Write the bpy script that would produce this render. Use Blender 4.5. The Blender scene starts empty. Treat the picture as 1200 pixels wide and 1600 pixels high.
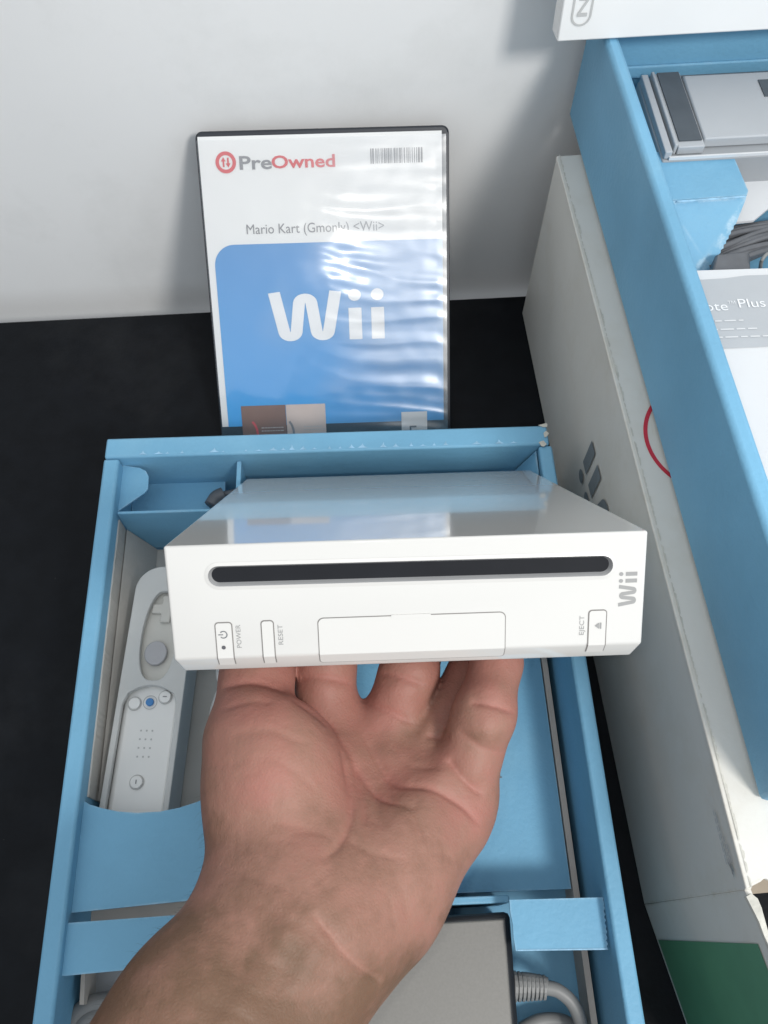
import bpy, bmesh, math, random
import numpy as np
from mathutils import Vector, Matrix
from mathutils.noise import noise as vnoise

random.seed(7)
rng = np.random.default_rng(7)
SC = bpy.context.scene
COL = SC.collection

# ------------------------------------------------------------------ camera
F_PX = 1300.0
PITCH = math.radians(62.67)
CAM_H = 0.455
CAM = np.array([0.0, 0.0, CAM_H])
AX_R = np.array([1.0, 0.0, 0.0])
AX_F = np.array([0.0, math.cos(PITCH), -math.sin(PITCH)])
AX_U = np.array([0.0, math.sin(PITCH), math.cos(PITCH)])
cam_d = bpy.data.cameras.new('camera')
cam = bpy.data.objects.new('camera', cam_d)
COL.objects.link(cam)
cam.location = CAM
cam.rotation_euler = (math.pi / 2 - PITCH, 0, 0)
cam_d.sensor_fit = 'VERTICAL'
cam_d.sensor_height = 24.0
cam_d.lens = F_PX / 1600.0 * 24.0
cam_d.clip_start = 0.01
cam_d.clip_end = 50
SC.camera = cam

# ------------------------------------------------------------------ light
world = bpy.data.worlds.new('World')
SC.world = world
world.use_nodes = True
# the room itself: bright ceiling and window side on the right, dim on the left
wn, wk = world.node_tree.nodes, world.node_tree.links
wtc = wn.new('ShaderNodeTexCoord')
wdot = wn.new('ShaderNodeVectorMath')
wdot.operation = 'DOT_PRODUCT'
wdot.inputs[1].default_value = (0.42, -0.30, 0.86)
wk.new(wtc.outputs['Generated'], wdot.inputs[0])
wmr = wn.new('ShaderNodeMapRange')
wmr.inputs['From Min'].default_value = -0.35
wmr.inputs['From Max'].default_value = 1.0
wmr.inputs['To Min'].default_value = 0.10
wmr.inputs['To Max'].default_value = 1.24
wk.new(wdot.outputs['Value'], wmr.inputs['Value'])
wk.new(wmr.outputs[0], wn['Background'].inputs[1])
wn['Background'].inputs[0].default_value = (0.86, 0.93, 1.0, 1)


def area_light(name, loc, target, size, power, col):
    l = bpy.data.lights.new(name, 'AREA')
    l.size = size
    l.energy = power
    l.color = col
    o = bpy.data.objects.new(name, l)
    COL.objects.link(o)
    o.location = loc
    d = Vector(target) - Vector(loc)
    o.rotation_euler = d.to_track_quat('-Z', 'Y').to_euler()
    return o


area_light('room_light', (0.44, -0.38, 0.88), (0, 0.2, 0.05), 0.17, 7.3, (1.0, 0.97, 0.93))
fl = bpy.data.lights.new('phone_flash', 'POINT')
fl.energy = 0.36
fl.shadow_soft_size = 0.004
fl.color = (1.0, 0.97, 0.92)
fo = bpy.data.objects.new('phone_flash', fl)
COL.objects.link(fo)
fo.location = CAM + AX_R * -0.012 + AX_U * 0.003

vs = SC.view_settings
vs.view_transform = 'Standard'
vs.look = 'None'
vs.exposure = 0.0
vs.gamma = 1.0
vs.use_curve_mapping = False


# ------------------------------------------------------------------ geometry helpers
def ray(px, py):
    return AX_F + AX_R * (px - 600) / F_PX + AX_U * (800 - py) / F_PX


def at_z(px, py, z):
    d = ray(px, py)
    return CAM + d * ((z - CAM_H) / d[2])


def at_depth(px, py, z):
    return CAM + ray(px, py) * z


def on_plane(px, py, p0, n):
    d = ray(px, py)
    return CAM + d * (np.dot(np.array(p0) - CAM, n) / np.dot(d, n))


def unit(v):
    v = np.array(v, float)
    return v / np.linalg.norm(v)


class Frame:
    def __init__(self, o, ex, ey, ez):
        self.o, self.ex, self.ey, self.ez = [np.array(v, float) for v in (o, ex, ey, ez)]

    def p(self, x, y, z=0.0):
        return self.o + self.ex * x + self.ey * y + self.ez * z

    def loc(self, w):
        m = np.stack([self.ex, self.ey, self.ez], 1)
        return np.linalg.solve(m, np.array(w) - self.o)

    def uv(self, px, py, z=0.0):
        q = self.loc(on_plane(px, py, self.o + self.ez * z, self.ez))
        return q[0], q[1]


def link(name, me, mat, parent=None, smooth=False):
    me.name = name
    if mat is not None:
        me.materials.clear()
        me.materials.append(mat)
    if smooth:
        me.polygons.foreach_set('use_smooth', [True] * len(me.polygons))
    o = bpy.data.objects.new(name, me)
    COL.objects.link(o)
    if parent is not None:
        o.parent = parent
    return o


def mesh(name, verts, faces, mat, parent=None, smooth=False):
    me = bpy.data.meshes.new(name)
    me.from_pydata([tuple(map(float, v)) for v in verts], [], [tuple(f) for f in faces])
    me.validate()
    bm = bmesh.new()
    bm.from_mesh(me)
    bmesh.ops.recalc_face_normals(bm, faces=bm.faces)
    bm.to_mesh(me)
    bm.free()
    return link(name, me, mat, parent, smooth)


def thing(name, label, cat, group=None):
    o = bpy.data.objects.new(name, None)
    o.empty_display_size = 0.01
    COL.objects.link(o)
    tag(o, label, cat, group)
    return o


def tag(o, label, cat, group=None):
    o['label'] = label
    o['category'] = cat
    if group:
        o['group'] = group
    return o


def bevel(o, w, seg=2, ang=30):
    m = o.modifiers.new('bevel', 'BEVEL')
    m.width = w
    m.segments = seg
    m.limit_method = 'ANGLE'
    m.angle_limit = math.radians(ang)
    m.harden_normals = False
    o.data.polygons.foreach_set('use_smooth', [True] * len(o.data.polygons))
    try:
        o.data.set_sharp_from_angle(angle=math.radians(50))
    except Exception:
        pass
    return o


def bake(o):
    """apply the modifiers of a mesh object"""
    dg = bpy.context.evaluated_depsgraph_get()
    me = bpy.data.meshes.new_from_object(o.evaluated_get(dg))
    o.modifiers.clear()
    o.data = me
    return o


HEX = [(0, 1, 2, 3), (7, 6, 5, 4), (0, 4, 5, 1), (1, 5, 6, 2), (2, 6, 7, 3), (3, 7, 4, 0)]


def box8(name, p, mat, parent=None, bev=0.0):
    """p: four bottom corners, four top corners"""
    o = mesh(name, p, HEX, mat, parent)
    if bev:
        bevel(o, bev)
    return o


def fbox(name, fr, x0, x1, y0, y1, z0, z1, mat, parent=None, bev=0.0):
    c = [(x0, y0), (x1, y0), (x1, y1), (x0, y1)]
    return box8(name, [fr.p(x, y, z0) for x, y in c] + [fr.p(x, y, z1) for x, y in c], mat, parent, bev)


def prism(name, top, down, mat, parent=None, bev=0.0):
    """solid card: outline points 'top' (world) extruded by the vector 'down'"""
    n = len(top)
    top = [np.array(t) for t in top]
    v = top + [t + np.array(down) for t in top]
    f = [tuple(range(n)), tuple(range(2 * n - 1, n - 1, -1))]
    f += [(i, (i + 1) % n, n + (i + 1) % n, n + i) for i in range(n)]
    o = mesh(name, v, f, mat, parent)
    if bev:
        bevel(o, bev, 1)
    return o


def serrate(a, b, step=0.0022, amp=0.0007):
    """points of a perforated cardboard edge from a to b"""
    a, b = np.array(a), np.array(b)
    L = np.linalg.norm(b - a)
    d = (b - a) / L
    s = unit(np.cross(d, (0, 0, 1)))
    n = max(2, int(L / step))
    out = []
    for i in range(n):
        t = i / n
        out.append(a + d * L * t + s * random.uniform(-.15, .15) * amp)
        out.append(a + d * L * (t + .45 / n) + s * amp * random.uniform(.6, 1.2))
    return out + [b]


def rough_edge(a, b, step=0.004, amp=0.0004):
    a, b = np.array(a), np.array(b)
    L = np.linalg.norm(b - a)
    s = unit(np.cross((b - a) / L, (0, 0, 1)))
    n = max(2, int(L / step))
    return [a + (b - a) * i / n + s * random.uniform(-1, 1) * amp * (0 < i < n) for i in range(n)]


def tube(name, pts, r, mat, parent=None, seg=10, radii=None):
    """smooth tube through world points"""
    pts = [np.array(p, float) for p in pts]
    dense, rr = [], []
    n = len(pts)
    if radii is None:
        radii = [r] * n
    for i in range(n - 1):
        p0, p1, p2, p3 = pts[max(i - 1, 0)], pts[i], pts[i + 1], pts[min(i + 2, n - 1)]
        for k in range(8):
            t = k / 8
            dense.append(.5 * ((2 * p1) + (-p0 + p2) * t + (2 * p0 - 5 * p1 + 4 * p2 - p3) * t * t
                               + (-p0 + 3 * p1 - 3 * p2 + p3) * t ** 3))
            rr.append(radii[i] * (1 - t) + radii[i + 1] * t)
    dense.append(pts[-1])
    rr.append(radii[-1])
    v, f = [], []
    ref = np.array([0.13, 0.21, 0.97])
    for i, p in enumerate(dense):
        d = unit(dense[min(i + 1, len(dense) - 1)] - dense[max(i - 1, 0)])
        a = unit(np.cross(d, ref))
        b = np.cross(d, a)
        for k in range(seg):
            w = 2 * math.pi * k / seg
            v.append(p + (a * math.cos(w) + b * math.sin(w)) * rr[i])
    m = len(dense)
    for i in range(m - 1):
        for k in range(seg):
            f.append((i * seg + k, i * seg + (k + 1) % seg, (i + 1) * seg + (k + 1) % seg, (i + 1) * seg + k))
    f.append(tuple(range(seg)))
    f.append(tuple(range((m - 1) * seg, m * seg)))
    return mesh(name, v, f, mat, parent, smooth=True)


def loop_mesh(loops, extrude=0.0, bev=0.0):
    """2-D outlines (holes allowed) -> verts, faces; rounded plate when bev > 0"""
    cu = bpy.data.curves.new('tmp', 'CURVE')
    cu.dimensions = '2D'
    cu.fill_mode = 'BOTH'
    cu.extrude = extrude
    cu.bevel_depth = bev
    cu.bevel_resolution = 2
    for lp in loops:
        sp = cu.splines.new('POLY')
        sp.points.add(len(lp) - 1)
        for q, (x, y) in zip(sp.points, lp):
            q.co = (x * 100, y * 100, 0, 1)
        sp.use_cyclic_u = True
    cu.extrude = extrude * 100
    cu.bevel_depth = bev * 100
    return curve_geo(cu, .01)


def curve_geo(cu, s):
    o = bpy.data.objects.new('tmp', cu)
    COL.objects.link(o)
    dg = bpy.context.evaluated_depsgraph_get()
    me = bpy.data.meshes.new_from_object(o.evaluated_get(dg))
    v = [(a.co.x * s, a.co.y * s, a.co.z * s) for a in me.vertices]
    f = [tuple(p.vertices) for p in me.polygons]
    bpy.data.objects.remove(o)
    bpy.data.curves.remove(cu)
    bpy.data.meshes.remove(me)
    return v, f


def text_geo(body, width=None, height=None, bold=0.0):
    """text as a flat outline, its box starting at (0,0); scaled to width and cap height"""
    cu = bpy.data.curves.new('tmp', 'FONT')
    cu.body = body
    cu.size = 1.0
    cu.offset = bold
    cu.resolution_u = 3
    v, f = curve_geo(cu, 1.0)
    a = np.array(v)
    lo, hi = a.min(0), a.max(0)
    sx = sy = 1.0
    cap = 0.73
    if height:
        sx = sy = height / cap
    if width:
        sx = width / (hi[0] - lo[0])
        if not height:
            sy = sx
    return [((p[0] - lo[0]) * sx, p[1] * sy, 0.0) for p in v], f


def decal(name, geo, fn, mat, parent):
    v, f = geo
    o = mesh(name, [fn(*p) for p in v], f, mat, parent)
    return o


def circle(cx, cy, r, n=28, r2=None):
    return [(cx + r * math.cos(2 * math.pi * i / n), cy + (r2 or r) * math.sin(2 * math.pi * i / n)) for i in range(n)]


def rrect(x0, y0, x1, y1, r, n=5):
    out = []
    for cx, cy, a0 in ((x1 - r, y1 - r, 0), (x0 + r, y1 - r, 90), (x0 + r, y0 + r, 180), (x1 - r, y0 + r, 270)):
        for i in range(n + 1):
            a = math.radians(a0 + 90 * i / n)
            out.append((cx + r * math.cos(a), cy + r * math.sin(a)))
    return out


def poly_geo(polys):
    v, f = [], []
    for p in polys:
        f.append(tuple(range(len(v), len(v) + len(p))))
        v += [(x, y, 0.0) for x, y in p]
    return v, f


def stroke_geo(pts, w, rad=None):
    """ribbon of width w along a 2-D polyline with rounded corners"""
    P = [np.array(p, float) for p in pts]
    rad = rad or w * .62
    line = [P[0]]
    for i in range(1, len(P) - 1):
        a, b = unit(P[i - 1] - P[i]), unit(P[i + 1] - P[i])
        ang = math.acos(max(-1, min(1, a @ b)))
        t = rad / math.tan(ang / 2)
        c = P[i] + unit(a + b) * rad / math.sin(ang / 2)
        s, e = P[i] + a * t, P[i] + b * t
        a0 = math.atan2(*(s - c)[::-1])
        a1 = math.atan2(*(e - c)[::-1])
        while a1 - a0 > math.pi:
            a1 -= 2 * math.pi
        while a1 - a0 < -math.pi:
            a1 += 2 * math.pi
        for k in range(11):
            x = a0 + (a1 - a0) * k / 10
            line.append(c + rad * np.array([math.cos(x), math.sin(x)]))
    line.append(P[-1])
    v, f = [], []
    for i, p in enumerate(line):
        d = unit(line[min(i + 1, len(line) - 1)] - line[max(i - 1, 0)])
        n = np.array([-d[1], d[0]]) * w / 2
        v += [(*(p + n), 0.0), (*(p - n), 0.0)]
    for i in range(len(line) - 1):
        f.append((2 * i, 2 * i + 1, 2 * i + 3, 2 * i + 2))
    return v, f


def join(*geos):
    v, f = [], []
    for gv, gf in geos:
        n = len(v)
        v += list(gv)
        f += [tuple(i + n for i in q) for q in gf]
    return v, f


def logo_geo():
    """the three-letter console mark, one unit tall, its left edge at x = 0"""
    w = stroke_geo([(.12, 1.0), (.405, -.80), (.685, 1.80), (.965, -.80), (1.25, 1.0)], .22, rad=.114)
    ys = [p[1] for p in w[0]]
    w = ([(p[0], (p[1] - min(ys)) / (max(ys) - min(ys)), 0.0) for p in w[0]], w[1])
    g = [w]
    for x in (1.60, 2.02):
        g.append(poly_geo([rrect(x - .12, 0, x + .12, .64, .012)]))
        g.append(poly_geo([circle(x, .895, .118)]))
    return join(*g)


# ------------------------------------------------------------------ materials
def new_mat(name):
    m = bpy.data.materials.new(name)
    m.use_nodes = True
    return m, m.node_tree.nodes, m.node_tree.links, m.node_tree.nodes['Principled BSDF']


def mat(name, col, rough=.5, spec=.5, vary=.06, vscale=40, bump=0.0, bscale=300, coat=0.0, coat_r=.05, metal=0.0,
        stain=None, stain_amt=.0, stain_scale=25):
    m, N, L, b = new_mat(name)
    b.inputs['Roughness'].default_value = rough
    b.inputs['Specular IOR Level'].default_value = spec
    b.inputs['Metallic'].default_value = metal
    b.inputs['Coat Weight'].default_value = coat
    b.inputs['Coat Roughness'].default_value = coat_r
    tc = N.new('ShaderNodeTexCoord')
    nz = N.new('ShaderNodeTexNoise')
    nz.inputs['Scale'].default_value = vscale
    nz.inputs['Detail'].default_value = 5
    L.new(tc.outputs['Object'], nz.inputs['Vector'])
    mr = N.new('ShaderNodeMapRange')
    mr.inputs['From Min'].default_value = .3
    mr.inputs['From Max'].default_value = .7
    mr.inputs['To Min'].default_value = 1 - vary
    mr.inputs['To Max'].default_value = 1 + vary
    L.new(nz.outputs['Fac'], mr.inputs['Value'])
    mx = N.new('ShaderNodeVectorMath')
    mx.operation = 'SCALE'
    mx.inputs[0].default_value = col
    L.new(mr.outputs[0], mx.inputs['Scale'])
    out = mx.outputs[0]
    if stain:
        n2 = N.new('ShaderNodeTexNoise')
        n2.inputs['Scale'].default_value = stain_scale
        n2.inputs['Detail'].default_value = 6
        n2.inputs['Roughness'].default_value = .65
        L.new(tc.outputs['Object'], n2.inputs['Vector'])
        r2 = N.new('ShaderNodeMapRange')
        r2.inputs['From Min'].default_value = .52
        r2.inputs['From Max'].default_value = .75
        r2.inputs['To Max'].default_value = stain_amt
        L.new(n2.outputs['Fac'], r2.inputs['Value'])
        mm = N.new('ShaderNodeMix')
        mm.data_type = 'RGBA'
        L.new(r2.outputs[0], mm.inputs['Factor'])
        L.new(out, mm.inputs[6])
        mm.inputs[7].default_value = (*stain, 1)
        out = mm.outputs[2]
    L.new(out, b.inputs['Base Color'])
    if bump:
        n3 = N.new('ShaderNodeTexNoise')
        n3.inputs['Scale'].default_value = bscale
        n3.inputs['Detail'].default_value = 4
        L.new(tc.outputs['Object'], n3.inputs['Vector'])
        bp = N.new('ShaderNodeBump')
        bp.inputs['Strength'].default_value = bump
        bp.inputs['Distance'].default_value = .001
        L.new(n3.outputs['Fac'], bp.inputs['Height'])
        L.new(bp.outputs[0], b.inputs['Normal'])
    return m


def dust(m):
    """pale specks of dust and lint"""
    N, L = m.node_tree.nodes, m.node_tree.links
    b = N['Principled BSDF']
    src = b.inputs['Base Color'].links[0].from_socket
    tc = N.new('ShaderNodeTexCoord')
    vo = N.new('ShaderNodeTexVoronoi')
    vo.inputs['Scale'].default_value = 130
    vo.inputs['Randomness'].default_value = 1
    L.new(tc.outputs['Object'], vo.inputs['Vector'])
    wn_ = N.new('ShaderNodeTexWhiteNoise')
    L.new(vo.outputs['Position'], wn_.inputs['Vector'])
    sz = N.new('ShaderNodeMapRange')
    sz.inputs['From Min'].default_value = .55
    sz.inputs['To Min'].default_value = 0
    sz.inputs['To Max'].default_value = .035
    L.new(wn_.outputs['Value'], sz.inputs['Value'])
    lt = N.new('ShaderNodeMath')
    lt.operation = 'LESS_THAN'
    L.new(vo.outputs['Distance'], lt.inputs[0])
    L.new(sz.outputs[0], lt.inputs[1])
    mx = N.new('ShaderNodeMix')
    mx.data_type = 'RGBA'
    L.new(lt.outputs[0], mx.inputs['Factor'])
    L.new(src, mx.inputs[6])
    mx.inputs[7].default_value = (.045, .045, .044, 1)
    L.new(mx.outputs[2], b.inputs['Base Color'])


M = {}
M['wall'] = mat('painted_wall', (.83, .83, .825), .6, .3, .03, 6, .06, 500, stain=(.62, .62, .6), stain_amt=.35, stain_scale=9)
M['table'] = mat('black_laminate', (.006, .007, .009), .38, .12, .2, 60, .10, 500, stain=(.018, .019, .021), stain_amt=.9, stain_scale=7)
dust(M['table'])
M['blue'] = mat('blue_card', (.165, .385, .56), .55, .35, .10, 14, .25, 420, stain=(.215, .44, .60), stain_amt=.85, stain_scale=10)


def worn_folds(m, pale, radius, amount):
    """paper fibre showing along the folds and cut edges of a card"""
    N, L = m.node_tree.nodes, m.node_tree.links
    b = N['Principled BSDF']
    src = b.inputs['Base Color'].links[0].from_socket
    be = N.new('ShaderNodeBevel')
    be.samples = 4
    be.inputs['Radius'].default_value = radius
    ge = N.new('ShaderNodeNewGeometry')
    dt = N.new('ShaderNodeVectorMath')
    dt.operation = 'DOT_PRODUCT'
    L.new(be.outputs[0], dt.inputs[0])
    L.new(ge.outputs['Normal'], dt.inputs[1])
    mr = N.new('ShaderNodeMapRange')
    mr.inputs['From Min'].default_value = .99
    mr.inputs['From Max'].default_value = .80
    L.new(dt.outputs['Value'], mr.inputs['Value'])
    tc = N.new('ShaderNodeTexCoord')
    nz = N.new('ShaderNodeTexNoise')
    nz.inputs['Scale'].default_value = 90
    nz.inputs['Detail'].default_value = 8
    nz.inputs['Roughness'].default_value = .75
    L.new(tc.outputs['Object'], nz.inputs['Vector'])
    m2 = N.new('ShaderNodeMapRange')
    m2.inputs['From Min'].default_value = .44
    m2.inputs['From Max'].default_value = .66
    m2.inputs['To Max'].default_value = amount
    L.new(nz.outputs['Fac'], m2.inputs['Value'])
    mu = N.new('ShaderNodeMath')
    mu.operation = 'MULTIPLY'
    L.new(mr.outputs[0], mu.inputs[0])
    L.new(m2.outputs[0], mu.inputs[1])
    mx = N.new('ShaderNodeMix')
    mx.data_type = 'RGBA'
    L.new(mu.outputs[0], mx.inputs['Factor'])
    L.new(src, mx.inputs[6])
    mx.inputs[7].default_value = (*pale, 1)
    L.new(mx.outputs[2], b.inputs['Base Color'])


worn_folds(M['blue'], (.42, .58, .68), .0016, 1.0)
M['blue_edge'] = mat('worn_blue_edge', (.30, .51, .68), .8, .2, .2, 300)
M['torn'] = mat('torn_paper', (.55, .535, .48), .9, .2, .12, 200, .5, 500)
M['sleeve'] = mat('white_carton', (.66, .645, .60), .45, .4, .03, 20, .1, 300, stain=(.54, .50, .41), stain_amt=.35, stain_scale=30)
worn_folds(M['sleeve'], (.42, .37, .26), .0026, .95)
M['carton'] = mat('bright_carton', (.80, .80, .79), .45, .4, .02, 20)
M['sleeve_in'] = mat('carton_inside', (.40, .34, .27), .9, .1, .1, 60)
M['white_gloss'] = mat('white_gloss_plastic', (.61, .60, .575), .13, .5, .01, 10, coat=.6, coat_r=.03)
M['white_btn'] = mat('white_button_plastic', (.61, .60, .575), .22, .5, .01, 10)
M['silver'] = mat('silver_trim', (.55, .55, .55), .22, .5, .03, 60, metal=.55)
M['slot_dark'] = mat('dark_slot_plastic', (.012, .013, .016), .6, .15, .08, 80)
M['seam'] = mat('seam_gap', (.22, .21, .20), .8, .2, .05, 80)
M['print_grey'] = mat('grey_print', (.50, .50, .49), .5, .3, .03, 60)
M['print_mid'] = mat('mid_grey_print', (.30, .30, .295), .5, .2, .03, 60)
M['print_dark'] = mat('dark_print', (.16, .17, .18), .5, .3, .05, 60)
M['logo_grey'] = mat('logo_grey_print', (.19, .215, .23), .5, .3, .05, 60)
M['liner'] = mat('grey_white_liner', (.45, .44, .415), .8, .2, .06, 50, .3, 250)
M['remote'] = mat('remote_white', (.80, .80, .78), .3, .5, .02, 30)
M['jacket'] = mat('silicone_jacket', (.54, .55, .54), .45, .4, .04, 40)
M['button_grey'] = mat('clear_grey_button', (.40, .40, .415), .3, .5, .06, 60)
M['home_blue'] = mat('home_blue', (.05, .22, .52), .3, .5, .05, 60)
M['cream'] = mat('cream_pad', (.55, .54, .50), .4, .4, .05, 60)
M['grey_cable'] = mat('grey_cable', (.22, .22, .215), .45, .4, .06, 60)
M['dark_cable'] = mat('dark_grey_cable', (.12, .125, .135), .45, .4, .15, 90)
M['adapter'] = mat('grey_adapter_top', (.215, .206, .19), .42, .4, .045, 900, .05, 900)
M['black_plastic'] = mat('black_plastic', (.018, .019, .022), .35, .5, .08, 60)
M['grey_card'] = mat('grey_moulding', (.42, .44, .46), .45, .4, .03, 30)
M['grey_card_side'] = mat('grey_moulding_lip', (.32, .335, .35), .45, .4, .03, 30)
M['dark_card'] = mat('dark_grey_recess', (.085, .10, .115), .6, .3, .12, 60)
M['booklet'] = mat('white_paper', (.64, .65, .66), .5, .3, .02, 30)
M['booklet_grey'] = mat('grey_cover_print', (.42, .44, .46), .4, .4, .04, 30)
M['white_ink'] = mat('white_print', (.78, .79, .80), .5, .3, .01, 30)
M['red'] = mat('red_print', (.52, .035, .06), .5, .3, .05, 60)
M['red2'] = mat('faded_red_print', (.60, .10, .11), .5, .3, .05, 60)
M['ink'] = mat('black_ink', (.10, .10, .11), .5, .3, .05, 60)
M['ink_grey'] = mat('grey_ink', (.24, .24, .25), .5, .3, .05, 60)
M['green'] = mat('green_sticker', (.095, .25, .14), .45, .4, .1, 30)
M['case_black'] = mat('black_case_plastic', (.02, .023, .03), .35, .5, .05, 60)
M['paper'] = mat('inlay_white', (.76, .76, .75), .5, .3, .01, 30)
M['beige'] = mat('beige_card_edge', (.50, .45, .40), .8, .2, .08, 60)
M['lbl_brown'] = mat('brown_label', (.22, .13, .10), .5, .3, .08, 60)
M['lbl_pale'] = mat('pale_label', (.60, .50, .45), .5, .3, .05, 60)


def blue_print():
    m, N, L, b = new_mat('blue_inlay_print')
    b.inputs['Roughness'].default_value = .45
    tc = N.new('ShaderNodeTexCoord')
    sp = N.new('ShaderNodeSeparateXYZ')
    L.new(tc.outputs['Generated'], sp.inputs[0])
    cr = N.new('ShaderNodeValToRGB')
    cr.color_ramp.elements[0].color = (.055, .35, .74, 1)
    cr.color_ramp.elements[1].color = (.06, .25, .54, 1)
    L.new(sp.outputs['Y'], cr.inputs[0])
    L.new(cr.outputs[0], b.inputs['Base Color'])
    return m


M['blue_print'] = blue_print()


def film_mat(name, haze, rough, strength):
    m, N, L, b = new_mat(name)
    N.remove(b)
    out = N['Material Output']
    tr = N.new('ShaderNodeBsdfTransparent')
    g1 = N.new('ShaderNodeBsdfGlossy')
    g1.inputs['Roughness'].default_value = .12
    g2 = N.new('ShaderNodeBsdfGlossy')
    g2.inputs['Roughness'].default_value = rough
    fr = N.new('ShaderNodeFresnel')
    fr.inputs['IOR'].default_value = 1.5
    mu = N.new('ShaderNodeMath')
    mu.operation = 'MULTIPLY'
    mu.inputs[1].default_value = strength
    L.new(fr.outputs[0], mu.inputs[0])
    m1 = N.new('ShaderNodeMixShader')
    L.new(mu.outputs[0], m1.inputs[0])
    L.new(tr.outputs[0], m1.inputs[1])
    L.new(g1.outputs[0], m1.inputs[2])
    m2 = N.new('ShaderNodeMixShader')
    sl = N.new('ShaderNodeAttribute')
    sl.attribute_name = 'slack_glare'
    ma = N.new('ShaderNodeMath')
    ma.operation = 'MULTIPLY_ADD'
    ma.inputs[1].default_value = haze
    ma.inputs[2].default_value = .045
    L.new(sl.outputs['Fac'], ma.inputs[0])
    L.new(ma.outputs[0], m2.inputs[0])
    L.new(m1.outputs[0], m2.inputs[1])
    L.new(g2.outputs[0], m2.inputs[2])
    L.new(m2.outputs[0], out.inputs['Surface'])
    return m


M['film'] = film_mat('clear_film', .24, .25, 2.2)


def skin_mat():
    m, N, L, b = new_mat('skin')
    tc = N.new('ShaderNodeTexCoord')
    at = N.new('ShaderNodeAttribute')
    at.attribute_name = 'blush'
    nz = N.new('ShaderNodeTexNoise')
    nz.inputs['Scale'].default_value = 45
    nz.inputs['Detail'].default_value = 6
    nz.inputs['Roughness'].default_value = .6
    L.new(tc.outputs['Object'], nz.inputs['Vector'])
    ad = N.new('ShaderNodeMath')
    ad.operation = 'MULTIPLY_ADD'
    ad.inputs[1].default_value = 1.7
    L.new(nz.outputs['Fac'], ad.inputs[0])
    ad2 = N.new('ShaderNodeMath')
    ad2.operation = 'SUBTRACT'
    ad2.inputs[1].default_value = .85
    L.new(at.outputs['Fac'], ad2.inputs[0])
    L.new(ad2.outputs[0], ad.inputs[2])
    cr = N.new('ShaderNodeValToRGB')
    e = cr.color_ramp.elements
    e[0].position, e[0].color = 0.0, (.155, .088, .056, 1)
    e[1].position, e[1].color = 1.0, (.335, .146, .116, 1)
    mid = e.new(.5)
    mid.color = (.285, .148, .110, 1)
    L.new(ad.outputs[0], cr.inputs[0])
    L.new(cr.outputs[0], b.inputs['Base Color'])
    b.inputs['Roughness'].default_value = .56
    b.inputs['Specular IOR Level'].default_value = .3
    b.inputs['Subsurface Weight'].default_value = .12
    b.inputs['Subsurface Radius'].default_value = (1.0, .35, .2)
    b.inputs['Subsurface Scale'].default_value = .003
    vo = N.new('ShaderNodeTexVoronoi')
    vo.inputs['Scale'].default_value = 750
    vo.feature = 'DISTANCE_TO_EDGE'
    n2 = N.new('ShaderNodeTexNoise')
    n2.inputs['Scale'].default_value = 160
    n2.inputs['Detail'].default_value = 5
    L.new(tc.outputs['Object'], vo.inputs['Vector'])
    L.new(tc.outputs['Object'], n2.inputs['Vector'])
    b1 = N.new('ShaderNodeBump')
    b1.inputs['Strength'].default_value = .35
    b1.inputs['Distance'].default_value = .0004
    L.new(vo.outputs['Distance'], b1.inputs['Height'])
    b2 = N.new('ShaderNodeBump')
    b2.inputs['Strength'].default_value = .55
    b2.inputs['Distance'].default_value = .0009
    L.new(n2.outputs['Fac'], b2.inputs['Height'])
    L.new(b1.outputs[0], b2.inputs['Normal'])
    L.new(b2.outputs[0], b.inputs['Normal'])
    return m


M['skin'] = skin_mat()

# ------------------------------------------------------------------ setting: table and wall
E1, E2 = at_z(0, 503, 0), at_z(815, 462, 0)      # the table's far edge
wdir = unit(E2 - E1)                              # along the wall
wout = np.array([wdir[1], -wdir[0], 0])           # from the wall towards the viewer
WF = Frame((E1 + E2) / 2, wdir, wout, (0, 0, 1))
tb = fbox('table', WF, -.8, .8, 0, 1.1, -.03, 0, M['table'], None, .0015)
tb['kind'] = 'structure'
GAP = .030
wl = fbox('wall', WF, -1.6, 1.6, -GAP - .08, -GAP, -.75, 1.6, M['wall'])
wl['kind'] = 'structure'
fl_o = fbox('floor', WF, -1.6, 1.6, -GAP, 2.2, -.78, -.75, mat('grey_floor', (.25, .24, .23), .6))
fl_o['kind'] = 'structure'

# ------------------------------------------------------------------ game case
cbl, cbr = at_z(347, 701, 0), at_z(704, 689, 0)
CW = float(np.linalg.norm(cbr - cbl))
cex = unit(cbr - cbl)
chz = np.array([-cex[1], cex[0], 0])
TH = math.radians(44.5)
cey = chz * math.cos(TH) + np.array([0, 0, math.sin(TH)])
cez = np.cross(cex, cey)
CL = .1865
CT = .0135
CF = Frame(cbl + cez * .0 + np.array([0, 0, 0.0]), cex, cey, cez)   # front face
case = thing('game_case', 'black plastic game case with crinkled clear cover, leaning on the wall behind the blue tray', 'game case')
o = prism('case_shell', [CF.p(x, y, 0) for x, y in rrect(0, 0, CW, CL, .004)], -cez * CT, M['case_black'], case)
bevel(o, .0012)
# raised lip of the cover along top and open side
o = prism('cover_lip', [CF.p(x, y, .0008) for x, y in rrect(CW - .0034, .002, CW - .0005, CL - .004, .001)], -cez * .0016, M['case_black'], case)


def cuv(px, py):
    return CF.uv(px, py)


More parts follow.
